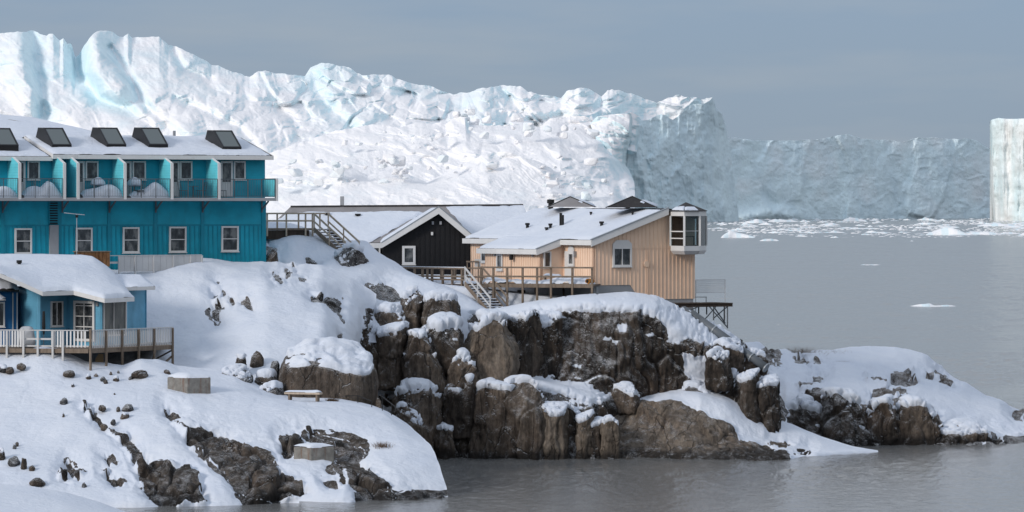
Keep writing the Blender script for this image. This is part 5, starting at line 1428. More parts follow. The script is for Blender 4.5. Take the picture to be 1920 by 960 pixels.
# ------------------------------------------------------------------ black house
F = Frame(718, 498, 282, R(3))
kh = root('black_house', 'black timber house with white-edged gable and snowy roof', 'house', F.R, F.a)
zB = F.z(515); s1 = F.s(894); sA = F.s(822); zA = F.z(399); zE = F.z(458)
m_ = MB(); F.prism_o(m_, [(0, zB), (s1, zB), (s1, zE), (sA, zA), (0, zE)], 0, -7); m_.build('wall', 'black_wall', kh)
s = .1
while s < s1:
    zt = zE + (zA - zE) * (s / sA if s < sA else (s1 - s) / (s1 - sA))
    piece('batten', box_mesh(.05, .035, zt - zB - .08, 'black_wall'), kh, F.p(s, .018, zB), F.a); s += .33
m_ = MB(); F.box(m_, F.s(676), -.01, -6, -1.4, zB, zE + .1); m_.build('side_wing_wall', 'black_wall', kh)
Fk = Frame(718, 498, 283.3, R(3))
window(Fk, kh, 697, 713, 462, 492, o=.05, fw=.1)
window(F, kh, 754, 779, 461, 496, o=.05, fw=.16)
for x, y in ((811.5, 418), (826, 418), (810, 438)):
    m_ = MB(); s = F.s(x); F.box(m_, s - .07, s + .07, .0, .16, F.z(y + 3), F.z(y - 3)); m_.build('wall_lamp', 'grey_paint' if y < 430 else 'white', kh)
# cross gable roof slabs with white verge boards
zr = F.z(389); sl_, sr_ = F.s(714, .5), F.s(905, .5); zl, zrr = F.z(455, sl_), F.z(458, sr_)
m_ = MB(); F.prism_o(m_, [(sl_, zl), (sA, zr), (sr_, zrr), (sr_, zrr - .15), (sA, zr - .15), (sl_, zl - .15)], .5, -7.5); rf = m_.build('gable_roof', 'roof_grey', kh)
sle = F.s(716, .5); zle = F.z(457)
m_ = MB(); F.prism_o(m_, [(sle, zle - .28), (sA, zr - .42), (sA, zr + .02), (sle, zle + .06)], .502, .56); F.prism_o(m_, [(sA, zr - .42), (sr_, zrr - .42), (sr_, zrr + .02), (sA, zr + .02)], .502, .56)
F.box(m_, F.s(688, .5), sle - .002, .45, .55, zle - .28, zle + .05); m_.build('verge_board', 'white', rf)
m_ = MB(); F.prism_o(m_, [(sle, zle + .062), (sA, zr + .022), (sA, zr + .1), (sle, zle + .14)], .45, .58); F.prism_o(m_, [(sA, zr + .022), (sr_, zrr + .022), (sr_, zrr + .1), (sA, zr + .1)], .45, .58); m_.build('metal_flashing', 'steel', rf)
snow_slab('roof_snow', F.p(sl_ + .05, .4, zl + .01), F.p(sA - .3, .4, zr - .13), F.p(sA - .3, -6.5, zr - .13), F.p(sl_ + .05, -6.5, zl + .01), .18, rf, 30, 50, seed=9) if False else None
# main hipped roof behind
e0, e1, r0, r1 = P(470, 458, 283.2), P(1012, 458, 283.5), P(545, 387.5, 289), P(981, 384.5, 289)
b0_, b1_ = P(470, 458, 297), P(1012, 458, 297)
m_ = MB()
for q in ([e0, e1, r1, r0], [b1_, b0_, r0, r1], [b0_, e0, r0], [e1, b1_, r1]): m_.poly(q)
rf2 = m_.build('roof', 'roof_grey', kh)
def lerp(a, b, f): return a + (b - a) * f
lA = lerp(r0, r1, (822 - 545) / 436); 
up = Vector((0, 0, .012))
eL = lerp(e0, e1, (690 - 470) / 542)
snow_slab('roof_snow', e0 + up, eL + up, lerp(r0, eL, .0) * 0 + lerp(lA, eL, .18) + up, lerp(r0, e0, .16) + up, .12, rf2, 60, 30, rag=.35, seed=31, lump=.5)
snow_slab('roof_snow', lerp(e0, e1, .78) + up, e1 + up, lerp(r1, e1, .02) + up, lerp(lA, r1, .05) + up - Vector((0, 0, .05)), .08, rf2, 50, 24, rag=.25, seed=33)
# snow on the cross gable's left slope
snow_slab('roof_snow', F.p(sl_, -6, zl + .02), F.p(sl_, .42, zl + .02), F.p(sA - .12, .42, zr - .06), F.p(sA - .12, -6, zr - .06), .13, rf, 40, 40, rag=.1, seed=35)
m_ = MB(); m_.bar(r0 + Vector((0, 0, .02)), r1 + Vector((0, 0, .02)), .3, .1); m_.build('ridge_cap', 'roof_felt', rf2)
c = P(641.5, 388, 289); m_ = MB(); m_.hexa([c + Vector(v) for v in ((-.13, -.13, -.3), (.13, -.13, -.3), (.13, .13, -.3), (-.13, .13, -.3), (-.13, -.13, .72), (.13, -.13, .72), (.13, .13, .72), (-.13, .13, .72))]); m_.build('chimney', 'grey_paint', kh)
nrm = (e1 - e0).cross(r0 - e0).normalized()
for x, y in ((671, 409), (613, 407)):
    c = hit(x, y, e0, nrm); m_ = MB(); m_.tube(c - Vector((0, 0, .2)), c + Vector((0, 0, .22)), .13, 10); m_.tube(c + Vector((0, 0, .2)), c + Vector((0, 0, .3)), .2, 10); m_.build('roof_vent', 'black_metal', kh)

# ------------------------------------------------------------------ peach house
Fg = Frame(1113, 540, 266, R(30)); Fe = Frame(1113, 540, 266, R(-60))
ph = root('peach_house', 'peach vertical-boarded house with a glazed corner bay over the water', 'house', Fg.R, Fg.a)
PIT = TAN(R(19.5)); zEv = Fg.z(452); sR = Fg.s(1246); sW = Fg.s(1303)
def zroof(x): return zEv + x * PIT if x < sR else zEv + sR * PIT - (x - sR) * PIT * .6
zF = Fg.z(535); zLow = Fg.z(561, sW * .6)
sS0, sS1 = Fg.s(1182), Fg.s(1200)
m_ = MB(); Fg.prism_o(m_, [(0, zF), (sS0, zF), (sS1, zLow), (sW, zLow), (sW, zroof(sW)), (sR, zroof(sR)), (0, zroof(0))], 0, -.2); m_.build('gable_wall', 'peach', ph)
k = 0; s = .14
while s < sW - .05:
    zb = zF if s < sS0 else (zLow if s > sS1 else zF + (zLow - zF) * (s - sS0) / (sS1 - sS0))
    top_ = zroof(s) - .12 if s < Fg.s(1257) else Fg.z(480, s)
    piece('batten', box_mesh(.05, .03, round(top_ - zb, 2), 'peach_batten'), ph, Fg.p(s, .014, zb), Fg.a); s += .285
m_ = MB(); m_.bar(Fg.p(Fg.s(1183), .03, Fg.z(466)), Fg.p(Fg.s(1256), .03, Fg.z(466)), .02, .05); m_.build('joint_strip', 'peach_batten', ph)
m_ = MB(); s = Fg.s(1213.5); Fg.box(m_, s - .02, s + .02, .0, .05, zLow, Fg.z(470)); m_.build('cable_duct', 'peach_batten', ph)
m_ = MB(); c = Fg.p(Fg.s(1211), .02, Fg.z(496)); m_.tube(c, c + Fg.n * .1, .2, 8); m_.build('wall_box', 'peach_batten', ph)
m_ = MB(); c = Fg.p(Fg.s(1199), .02, Fg.z(421)); m_.tube(c, c + Fg.n * .12, .06, 8); m_.build('vent', 'grey_paint', ph)
m_ = MB(); Fg.prism_o(m_, [(0.02, zF - 1.4), (sW - .1, zF - 1.8), (sW - .1, zLow - .003), (sS1, zLow - .003), (sS0, zF - .003), (0.02, zF - .003)], -.03, -.25); m_.build('foundation', 'grey_paint', ph)
# walls on the approach side, stepping out and back
U = [(0, -3.7, 0.0, 0.0), (-3.7, -10.7, 1.7, -1.7), (-10.7, -15.6, 0.0, 0.0)]
for sa, sb, oo, xx in U:
    zt = zroof(xx) - .03
    m_ = MB(); Fe.box(m_, sb, sa, oo - .2, oo, zF - 0.05, zt); m_.build('wall', 'peach', ph)
    s = sb + .1
    while s < sa:
        piece('batten', box_mesh(.045, .03, round(zt - zF, 2), 'peach_batten'), ph, Fe.p(s, oo + .014, zF), Fe.a); s += .285
m_ = MB(); Fg.prism_o(m_, [(-1.7, zF), (0, zF), (0, zroof(0) - .05), (-1.7, zroof(-1.7) - .05)], -3.7, -3.9); m_.build('wall', 'peach', ph)     # porch side, facing right
m_ = MB(); Fg.prism_o(m_, [(sW - .2, zF - 1), (sW, zF - 1), (sW, zroof(sW)), (sW - .2, zroof(sW))], -.2, -15.6); m_.build('rear_wall', 'peach', ph)
m_ = MB(); Fe.box(m_, -15.6, -15.4, -sW + .1, 0, zF - 1, zroof(0)); m_.build('end_wall', 'peach', ph)
# under-deck foundation seen between the posts
m_ = MB(); Fe.box(m_, -15, 0, -.35, -.2, zF - 2.4, zF - .08); m_.build('foundation', 'grey_light', ph)
# arched windows
def arched(Fx, x0, x1, y0, y1, ya, mv=()):
    w = window(Fx, ph, x0, x1, ya, y1, o=.05, fw=.12, mv=mv, sill=True)
    sa_, sb_ = Fx.s(x0, .05), Fx.s(x1, .05); zt, zc = Fx.z(y0, (sa_ + sb_) / 2), Fx.z(ya, (sa_ + sb_) / 2)
    ww = sb_ - sa_
    m_ = MB(); Fx.prism_o(m_, [(sa_, zc + .002), (sb_, zc + .002), (sb_, zc + (zt - zc) * .45), (sb_ - ww * .2, zt), (sa_ + ww * .2, zt), (sa_, zc + (zt - zc) * .45)], .02, .11); m_.build('arched_head', 'white', w)
    return w
arched(Fg, 1148.5, 1184, 450, 500, 463, mv=(.5,))
Fe1 = Fe; arched(Fe, 1066, 1077, 462, 498, 473)
Fe2 = Frame(1113, 540, 266, R(-60)); Fe2.R = Fe.p(0, 1.7, Fe.R.z)
for x in (936,): arched(Fe2, x - 4, x + 7, 470, 507, 476)
Fe3 = Fe; arched(Fe, 902, 913, 462, 492, 472) if False else None
w3 = Fe.s(906); arched(Fe, 902.5, 914, 461, 492, 472)
# porch: window and door on the recessed side wall
Fp2 = Frame(1113, 540, 266, R(30)); Fp2.R = Fg.p(0, -3.7, Fg.R.z)
window(Fp2, ph, 1019, 1033, 471, 502, o=.04, fw=.09)
m_ = MB(); Fe.box(m_, -3.45, -2.35, 0, .06, zF, zF + 2.1); d = m_.build('door', 'white', ph)
m_ = MB(); m_.tube(Fe.p(-2.5, .06, zF + 1.0), Fe.p(-2.5, .12, zF + 1.0), .03, 8); m_.build('handle', 'steel', d)
for s_, o_ in ((-9.2, 1.7), (-4.4, 1.7), (-2.1, 0)):
    m_ = MB(); Fe.box(m_, s_ - .06, s_ + .06, o_ + .03, o_ + .2, zF + 1.75, zF + 2.1); m_.build('wall_lamp', 'grey_paint', ph)
c = Fe.p(-6.9, 1.95, zF + 1.7); m_ = MB(); m_.tube(c - Vector((0, 0, .18)), c + Vector((0, 0, .18)), .13, 10); m_.tube(c - Vector((0, 0, 1.5)), c - Vector((0, 0, .18)), .02, 6); m_.build('hanging_lamp', 'black_metal', ph)
# roof
ov = .4
zr = zroof(sR)
def rp(o): return zEv - o * PIT            # roof height over out-distance of the eave wall frame
m_ = MB(); Fe.prism_s(m_, [(ov, rp(ov)), (ov, rp(ov) + .2), (-sR, zr + .2), (-sW - .3, zroof(sW) + .2), (-sW - .3, zroof(sW)), (-sR, zr)], -15.9, .45); rf = m_.build('roof', 'roof_felt', ph)
m_ = MB(); Fe.prism_s(m_, [(2.1, rp(2.1)), (2.1, rp(2.1) + .2), (ov + .001, rp(ov) + .2), (ov + .001, rp(ov))], -11.0, -3.4); m_.build('porch_roof', 'roof_felt', rf)
m_ = MB()
Fe.box(m_, -3.39, .5, ov + .003, ov + .06, rp(ov) - .12, rp(ov) + .2); Fe.box(m_, -15.9, -11.02, ov + .003, ov + .06, rp(ov) - .12, rp(ov) + .2)
Fe.box(m_, -11.05, -3.35, 2.103, 2.16, rp(2.1) - .12, rp(2.1) + .2); m_.build('eave_fascia', 'white', rf)
m_ = MB()
Fe.prism_s(m_, [(ov + .06, rp(ov) - .2), (ov + .06, rp(ov) + .205), (-sR, zr + .205), (-sR, zr - .2)], .452, .52)
Fe.prism_s(m_, [(2.16, rp(2.1) - .16), (2.16, rp(2.1) + .205), (ov, rp(ov) + .205), (ov, rp(ov) - .2)], -3.398, -3.34); m_.build('verge_board', 'white', rf)
m_ = MB(); Fe.prism_s(m_, [(ov + .08, rp(ov) + .207), (ov + .08, rp(ov) + .27), (-sR, zr + .27), (-sR, zr + .207)], .38, .55)
Fe.prism_s(m_, [(2.18, rp(2.1) + .207), (2.18, rp(2.1) + .27), (ov, rp(ov) + .27), (ov, rp(ov) + .207)], -3.46, -3.32); m_.build('metal_flashing', 'steel', rf)
def rs(s_, o_): return Fe.p(s_, o_, rp(o_) + .2)
fr_ = .93
snow_slab('roof_snow', rs(-15.85, ov - .03), rs(.36, ov - .03), rs(.30, -sR * fr_), rs(-15.85, -sR * .985), .13, rf, 120, 46, rag=.16, seed=41, lump=.4)
snow_slab('roof_snow', rs(-10.95, 2.08), rs(-3.48, 2.08), rs(-3.48, ov - .35), rs(-10.95, ov - .35), .14, rf, 60, 16, rag=.05, seed=42, lump=.3)
nrm = (Fe.n * PIT + Vector((0, 0, 1))).normalized()
for x, y0, y1, r_, hat in ((989, 418, 429, .1, 1), (1025, 426, 433, .09, 1), (1032, 419, 429, .09, 1), (1051.5, 399, 424, .09, 0), (1055, 403, 424, .09, 0), (1128, 415, 425, .1, 1), (1108, 397, 405, .06, 1), (1186, 397, 405, .06, 1), (1032.5, 374, 393, .16, 1), (1177, 377, 391, .16, 0)):
    c = hit(x, y1, Fe.p(0, 0, rp(0) + .25), nrm)
    h = (y1 - y0) / FPX * c.y
    m_ = MB(); m_.tube(c - Vector((0, 0, .3)), c + Vector((0, 0, h)), r_, 10)
    if hat: m_.tube(c + Vector((0, 0, h * .62)), c + Vector((0, 0, h)), r_ * 1.5, 10)
    m_.build('roof_pipe', 'black_metal', ph)
# dark pyramid roofs behind the ridge
def pyramid(parent, ax, ay, x0, x1, yb, D, name, mat, dep=2.2):
    ap = P(ax, ay, D + dep * .5); a_, b_ = P(x0, yb, D), P(x1, yb, D); c_, d_ = P(x1 + 4, yb, D + dep), P(x0 + 4, yb, D + dep)
    m_ = MB()
    for q in ((a_, b_, ap), (b_, c_, ap), (c_, d_, ap), (d_, a_, ap)): m_.poly(q)
    m_.poly([a_, d_, c_, b_]); o = m_.build(name, mat, parent)
    m_ = MB()
    for v in (a_, b_): m_.bar(v, ap, .09, .05)
    m_.build('hip_cap', 'black_metal', o); return o
p1 = pyramid(ph, 1185.5, 368, 1136, 1232, 389, 269.2, 'lantern_roof', 'roof_felt'); p2 = pyramid(ph, 1069, 368.5, 1026, 1116, 388, 277, 'lantern_roof', 'roof_grey')
for (px_, a_, b_, c_, d_, D) in ((p1, (1204, 375), (1235, 386), (1222, 386), (1200, 378), 269.6), (p2, (1088, 374), (1118, 386), (1104, 386), (1084, 377), 277.4)):
    snow_slab('roof_snow', P(*d_, D), P(*c_, D), P(*b_, D + 1.2), P(*a_, D + 1.2), .12, px_, 24, 12, seed=51)
# glazed corner bay
by = [(1257.5, 268.2), (1283, 266.2), (1312, 266.9), (1324.5, 269.4), (1318, 272.5), (1262, 272.5)]
zb0, zb1, zt0, zt1 = P(0, 477, 267).z, P(0, 461, 267).z, P(0, 405, 267).z, P(0, 396, 267).z
def ring(z, f=1.0):
    c = sum((P(x, 0, d) for x, d in by), Vector()) / len(by)
    return [Vector((c.x + (P(x, 0, d).x - c.x) * f, c.y + (d - c.y) * f, z)) for x, d in by]
m_ = MB(); m_.prism(ring(zb0, .86), ring(zb0 + .22, 1.0)); m_.prism(ring(zb0 + .221), ring(zb1)); bay = m_.build('bay_window', 'white', ph)
m_ = MB(); m_.prism(ring(zt0), ring(zt1)); m_.build('bay_head', 'white', bay)
rg = ring(0)
for i in range(4):
    v = rg[i]; m_ = MB(); m_.bar((v.x, v.y + .06, zb1), (v.x, v.y + .06, zt0), .13); m_.build('bay_post', 'white', bay)
for i in range(3):
    a_, b_ = rg[i], rg[i + 1]; d = (b_ - a_).normalized(); a2, b2 = a_ + d * .06, b_ - d * .06
    m_ = MB(); nn = Vector((d.y, -d.x, 0)) * .012; o3 = Vector((0, .07, 0))
    m_.prism([a2 + o3 + Vector((0, 0, zb1)), b2 + o3 + Vector((0, 0, zb1)), b2 + o3 + Vector((0, 0, zt0)), a2 + o3 + Vector((0, 0, zt0))], [v + nn for v in (a2 + o3 + Vector((0, 0, zb1)), b2 + o3 + Vector((0, 0, zb1)), b2 + o3 + Vector((0, 0, zt0)), a2 + o3 + Vector((0, 0, zt0)))])
    m_.build('pane', 'glass_clear', bay)
    if i < 2:
        for py_ in ((434, 447) if i == 0 else (433,)):
            z = P(0, py_, 267).z; m_ = MB(); m_.bar(Vector((a2.x, a2.y + .04, z)), Vector((b2.x, b2.y + .04, z)), .07 if i == 0 else .03); m_.build('bay_transom', 'white', bay)
m_ = MB(); m_.prism(ring(zb1 - .04, .97), ring(zb1 + .02, .97)); m_.build('bay_floor', 'wood', bay)
m_ = MB()
ip = [P(1259, 0, 270.5), P(1281, 0, 270.5)]
m_.hexa([Vector((ip[0].x, 270.4, zb1)), Vector((ip[1].x, 270.4, zb1)), Vector((ip[1].x, 270.6, zb1)), Vector((ip[0].x, 270.6, zb1)), Vector((ip[0].x, 270.4, zt0)), Vector((ip[1].x, 270.4, zt0)), Vector((ip[1].x, 270.6, zt0)), Vector((ip[0].x, 270.6, zt0))]); m_.build('inner_wall', 'teal_trim', bay)
v = P(1308, 0, 271.5); m_ = MB(); m_.bar((v.x, v.y, zb1), (v.x, v.y, zt0), .16); m_.build('inner_post', 'wood_rust', bay)
pb = P(0, 0, 269); 
ap = P(1286, 379, 269.5); rb = ring(zt1 + .03, 1.06); m_ = MB(); m_.prism(ring(zt1 + .002, 1.06), rb)
for i in range(6): m_.poly([rb[i], rb[(i + 1) % 6], ap])
brf = m_.build('bay_roof', 'roof_felt', bay)
snow_slab('bay_snow', rb[0] + Vector((.1, .1, .0)), rb[1] + Vector((0, .15, .0)), lerp(rb[1], ap, .45), lerp(rb[0], ap, .45), .1, brf, 20, 10, seed=61)
snow_slab('bay_snow', rb[1] + Vector((.05, .12, .0)), rb[2] + Vector((-.1, .12, .0)), lerp(rb[2], ap, .35), lerp(rb[1], ap, .35), .1, brf, 20, 10, seed=62)
# table and chair inside the bay
tb_ = P(1293, 447, 268.6); r_ = root('bay_table', 'small dark table inside the glazed bay', 'table', (tb_.x, tb_.y, zb1 + .02))
m_ = MB(); m_.hexa([(tb_.x - .3, tb_.y - .3, zb1 + .55), (tb_.x + .3, tb_.y - .3, zb1 + .55), (tb_.x + .3, tb_.y + .3, zb1 + .55), (tb_.x - .3, tb_.y + .3, zb1 + .55)] + [(tb_.x - .3, tb_.y - .3, zb1 + .6), (tb_.x + .3, tb_.y - .3, zb1 + .6), (tb_.x + .3, tb_.y + .3, zb1 + .6), (tb_.x - .3, tb_.y + .3, zb1 + .6)]); m_.build('table_top', 'wood_dark', r_)
for dx in (-.26, .26):
    for dy in (-.26, .26): m_ = MB(); m_.bar((tb_.x + dx, tb_.y + dy, zb1 + .02), (tb_.x + dx, tb_.y + dy, zb1 + .55), .05); m_.build('leg', 'wood_dark', r_)

# ------------------------------------------------------------------ decks, stairs, railings
def railing(parent, Fx, s0, s1, zf, posts, mat='wood', top=1.05, mid=(.5,), drop=0.0, w=.12, o=0.0, post_top=0.0):
    for h, hh in [(top, .10)] + [(m2, .11) for m2 in mid]:
        m_ = MB(); Fx.box(m_, s0, s1, o + .002, o + .055, zf + h - hh, zf + h); m_.build('rail', mat, parent)
    for s in posts:
        m_ = MB(); Fx.box(m_, s - w / 2, s + w / 2, o - w, o, zf - drop, zf + top - .01 + post_top); m_.build('post', mat, parent)
Fd = Frame.between(899, 266.6, 1113, 264.6)
pd = root('sea_deck', 'weathered timber deck on tall posts along the peach house', 'deck', Fd.p(0, 0, Fd.z(590)), Fd.a)
zf = Fd.z(532)
m_ = MB(); Fd.box(m_, 0, Fd.L, -5.5, -.05, zf - .08, zf); m_.build('floor', 'wood', pd)
m_ = MB(); Fd.box(m_, 0, Fd.L, -.05, .0, zf - .22, zf + .02); m_.build('rim_board', 'wood', pd)
railing(pd, Fd, 0, Fd.L, zf, [Fd.s(x) for x in (902, 925, 951, 980, 1007, 1033, 1073, 1110)], drop=1.9, o=.05, top=1.08, mid=(.52,))
snow_slab('deck_snow', Fd.p(.1, -.12, zf), Fd.p(Fd.L - .1, -.12, zf), Fd.p(Fd.L - .1, -2, zf), Fd.p(.1, -2, zf), .3, pd, 60, 12, seed=71, rag=.5, lump=1.2)
for x in (925, 980, 1033): m_ = MB(); s = Fd.s(x); m_.bar(Fd.p(s, -3, zf - 2.2), Fd.p(s, -3, zf - .1), .12); m_.build('rear_post', 'wood_dark', pd)
m_ = MB(); Fd.box(m_, Fd.s(960), Fd.s(973), -1.5, -1.2, zf - 1.1, zf - .4); o = m_.build('meter_cabinet', 'black_metal', pd)
# snow-covered bench and drum on the deck
c = Fd.p(Fd.s(1028), -.9, zf); r_ = root('deck_bench', 'snow-covered bench on the peach house deck', 'bench', c, Fd.a)
m_ = MB(); Fd.box(m_, Fd.s(1012), Fd.s(1046), -1.2, -.75, zf + .4, zf + .46); m_.build('seat', 'wood', r_)
for x in (1014, 1044): m_ = MB(); s = Fd.s(x); Fd.box(m_, s - .05, s + .05, -1.15, -.8, zf, zf + .4); m_.build('leg', 'wood', r_)
snow_slab('seat_snow', Fd.p(Fd.s(1012), -.75, zf + .46), Fd.p(Fd.s(1046), -.75, zf + .46), Fd.p(Fd.s(1046), -1.2, zf + .46), Fd.p(Fd.s(1012), -1.2, zf + .46), .22, r_, 24, 10, seed=73)
c = Fd.p(Fd.s(1105), -.5, zf); r_ = root('orange_drum', 'orange plastic drum lying at the right end of the deck', 'drum', c, Fd.a)
m_ = MB(); m_.tube(c + Vector((-.25, -.1, .17)), c + Vector((.05, .3, .17)), .17, 14); m_.build('drum_body', 'orange_plastic', r_)
m_ = MB(); m_.tube(c + Vector((-.256, -.105, .17)), c + Vector((-.262, -.111, .17)), .1, 12); m_.build('lid', 'black_metal', r_)
# low electrical box beside the deck
Fx = Frame(874, 510, 270, 0); r_ = root('utility_box', 'small white utility box on a timber frame left of the peach house', 'utility box', Fx.p(.3, 0, Fx.z(512)))
m_ = MB(); Fx.box(m_, Fx.s(890), Fx.s(901), -.3, 0, Fx.z(500), Fx.z(486)); m_.build('cabinet', 'white_old', r_)
m_ = MB()
for x in (876, 886, 897): s = Fx.s(x); Fx.box(m_, s - .03, s + .03, .01, .07, Fx.z(530), Fx.z(490))
Fx.box(m_, Fx.s(874), Fx.s(898), .072, .11, Fx.z(492), Fx.z(489)); m_.build('frame', 'wood', r_)
# boardwalk left of the deck
Fw = Frame.between(744, 272.5, 872, 268)
bw = root('boardwalk', 'timber boardwalk with railing between the black house and the deck', 'boardwalk', Fw.p(0, 0, Fw.z(540)), Fw.a)
zf = Fw.z(531)
m_ = MB(); Fw.box(m_, 0, Fw.L, -1.6, -.05, zf - .1, zf); m_.build('floor', 'wood', bw)
m_ = MB(); Fw.box(m_, 0, Fw.L, -.05, 0, zf - .2, zf + .02); m_.build('rim_board', 'wood_dark', bw)
railing(bw, Fw, 0, Fw.L, zf, [Fw.s(x) for x in (760, 792, 810, 830, 848, 866)], o=.05, drop=.5, mid=(.35, .55))
railing(bw, Fw, .4, Fw.L, zf, [Fw.s(x, -1.6) for x in (776, 800, 826, 852, 868)], o=-1.6, drop=.3, mid=(.5,))
m_ = MB(); Fw.box(m_, .1, Fw.L, .0, .07, zf + 1.051, zf + 1.10); m_.build('rail_snow', 'snow', bw)
snow_slab('floor_snow', Fw.p(.1, -.1, zf), Fw.p(Fw.L - .1, -.1, zf), Fw.p(Fw.L - .1, -1.5, zf), Fw.p(.1, -1.5, zf), .22, bw, 40, 10, seed=75)
def stairs(name, label, top, bot, width, n, mats, rails, rail_h=1.0, wdir=None):
    """straight flight; top and bot are the front edge of the flight, width goes along wdir"""
    r_ = root(name, label, 'stairs', bot)
    d = bot - top; wd = wdir.normalized() * width
    for off in (Vector(), wd):
        m_ = MB(); m_.bar(top + off, bot + off, .06, .26); m_.build('stringer', mats[0], r_)
    run = Vector((d.x, d.y, 0)) / n
    for k in range(n):
        c = top + d * ((k + .5) / n)
        h_ = run.normalized() * .14
        m_ = MB(); m_.prism([c - h_, c + h_, c + h_ + Vector((0, 0, .05)), c - h_ + Vector((0, 0, .05))], [v + wd for v in (c - h_, c + h_, c + h_ + Vector((0, 0, .05)), c - h_ + Vector((0, 0, .05)))]); tr = m_.build('tread', mats[1], r_)
        if k % 1 == 0:
            m_ = MB(); z5 = Vector((0, 0, .052)); z9 = Vector((0, 0, .10)); f = .8
            m_.prism([c - h_ * f + z5, c + h_ * f + z5, c + h_ * .5 + z9, c - h_ * .5 + z9], [v + wd for v in (c - h_ * f + z5, c + h_ * f + z5, c + h_ * .5 + z9, c - h_ * .5 + z9)]); m_.build('tread_snow', 'snow', tr)
    up = Vector((0, 0, rail_h))
    for off, mt in zip((Vector(), wd), rails):
        m_ = MB(); m_.bar(top + off + up, bot + off + up, .05, .12); m_.build('handrail', mt, r_)
        m_ = MB(); m_.bar(top + off + up * .5, bot + off + up * .5, .04, .10); m_.build('mid_rail', mt, r_)
        for f in (0.02, .5, .98):
            q = top + d * f + off; m_ = MB(); m_.bar(q - Vector((0, 0, .25)), q + up * 1.02, .09); m_.build('newel_post', mt, r_)
    return r_
stairs('landing_stairs', 'wooden stairs with a white handrail going down from the boardwalk end', P(871, 531, 267.4), P(920, 590, 264.0), 1.3, 12, ('wood', 'wood_dark'), ('white_old', 'wood'), 1.0, Vector((.85, .55, 0)))
# upper walkway and stairs beside the hotel
Fu = Frame.between(470, 268.5, 612, 269.5)
uw = root('upper_walkway', 'pale timber walkway with railing beside the teal hotel', 'walkway', Fu.p(0, 0, Fu.z(432)), Fu.a)
zf = Fu.z(428)
m_ = MB(); Fu.box(m_, 0, Fu.s(590), -1.5, -.02, zf - .12, zf); m_.build('floor', 'wood', uw)
railing(uw, Fu, 0, Fu.s(588), zf, [Fu.s(x) for x in (501, 537, 573, 586)], 'wood_pale', o=.03, top=.98, mid=(.52,), drop=.5, w=.1)
railing(uw, Fu, 0, Fu.s(611, -1.5), zf, [Fu.s(x, -1.5) for x in (520, 560, 600)], 'wood_pale', o=-1.5, top=.98, mid=(), drop=.2, w=.1)
m_ = MB(); Fu.box(m_, Fu.s(500), Fu.s(580), -.4, -.1, zf - .7, zf - .13); m_.build('joist', 'wood_dark', uw)
stairs('wooden_stairs', 'pale wooden stairs descending from the upper walkway to the grey boulder', P(588, 429, 269.0), P(648, 484, 267.0), 1.35, 10, ('wood', 'wood_dark'), ('wood_pale', 'wood_pale'), .98, Vector((.62, .78, 0)))
# small post by the black house
Fy = Frame(724, 500, 274, 0); r_ = root('bollard_post', 'short wooden post in the snow beside the black gable', 'post', Fy.p(0, 0, Fy.z(505)))
m_ = MB(); Fy.box(m_, 0, .5, -.1, 0, Fy.z(494), Fy.z(489)); m_.build('cross_bar', 'wood', r_)
m_ = MB(); Fy.box(m_, .35, .45, .003, .1, Fy.z(508), Fy.z(489)); m_.build('upright', 'wood', r_)

# ------------------------------------------------------------------ steel platform, cage and chute by the water
Fp = Frame.between(1236, 265.6, 1374, 268.2)
pf = root('steel_platform', 'dark plank platform on steel legs projecting over the rocks', 'platform', Fp.p(Fp.L, 0, Fp.z(615)), Fp.a)
zf = Fp.z(569.5)
n = 16
for k in range(n):
    s0, s1 = Fp.L * k / n, Fp.L * (k + 1) / n
    m_ = MB(); Fp.box(m_, s0 + .008, s1 - .008, -2.0, .03, zf - .05, zf + .004 * (k % 3)); m_.build('plank', 'wood_dark', pf)
m_ = MB(); Fp.box(m_, 0, Fp.L, -.12, -.02, zf - .24, zf - .055); Fp.box(m_, 0, Fp.L, -1.95, -1.85, zf - .24, zf - .055); m_.build('beam', 'wood_dark', pf)
for x, o_, yb in ((1271, -.07, 590), (1338, -.07, 602), (1364, -.07, 618), (1310, -1.9, 600), (1358, -1.9, 612), (1325, -1.0, 592)):
    s = Fp.s(x, o_); m_ = MB(); m_.bar(Fp.p(s, o_, Fp.z(yb)), Fp.p(s, o_, zf - .245), .08); m_.build('leg', 'dark_steel', pf)
for (xa, ya, xb, yb, o_) in ((1364, 616, 1330, 576, -.05), (1318, 604, 1342, 577, -.05), (1275, 590, 1310, 576, -.05), (1338, 600, 1364, 578, -1.9), (1360, 610, 1338, 578, -1.9)):
    m_ = MB(); m_.bar(Fp.p(Fp.s(xa, o_), o_, Fp.z(ya)), Fp.p(Fp.s(xb, o_), o_, Fp.z(yb)), .06); m_.build('brace', 'dark_steel', pf)
Fm = Frame.between(1304, 270.2, 1360, 271.2)
cg = root('wire_screen', 'pale wire mesh screen on poles behind the peach house corner', 'screen', Fm.p(0, 0, Fm.z(569)), Fm.a)
zt, zb = Fm.z(525), Fm.z(549)
for x in (1304.5, 1359.5): m_ = MB(); s = Fm.s(x); m_.bar(Fm.p(s, 0, Fm.z(600)), Fm.p(s, 0, zt), .045); m_.build('pole', 'grey_light', cg)
m_ = MB(); m_.bar(Fm.p(0, 0, zt), Fm.p(Fm.L, 0, zt), .035); m_.bar(Fm.p(0, 0, zb), Fm.p(Fm.L, 0, zb), .03); m_.build('frame', 'grey_light', cg)
m_ = MB()
for k in range(1, 30): m_.bar(Fm.p(Fm.L * k / 30, 0, zb), Fm.p(Fm.L * k / 30, 0, zt), .014)
for k in range(1, 7): m_.bar(Fm.p(0, 0, zb + (zt - zb) * k / 7), Fm.p(Fm.L, 0, zb + (zt - zb) * k / 7), .012)
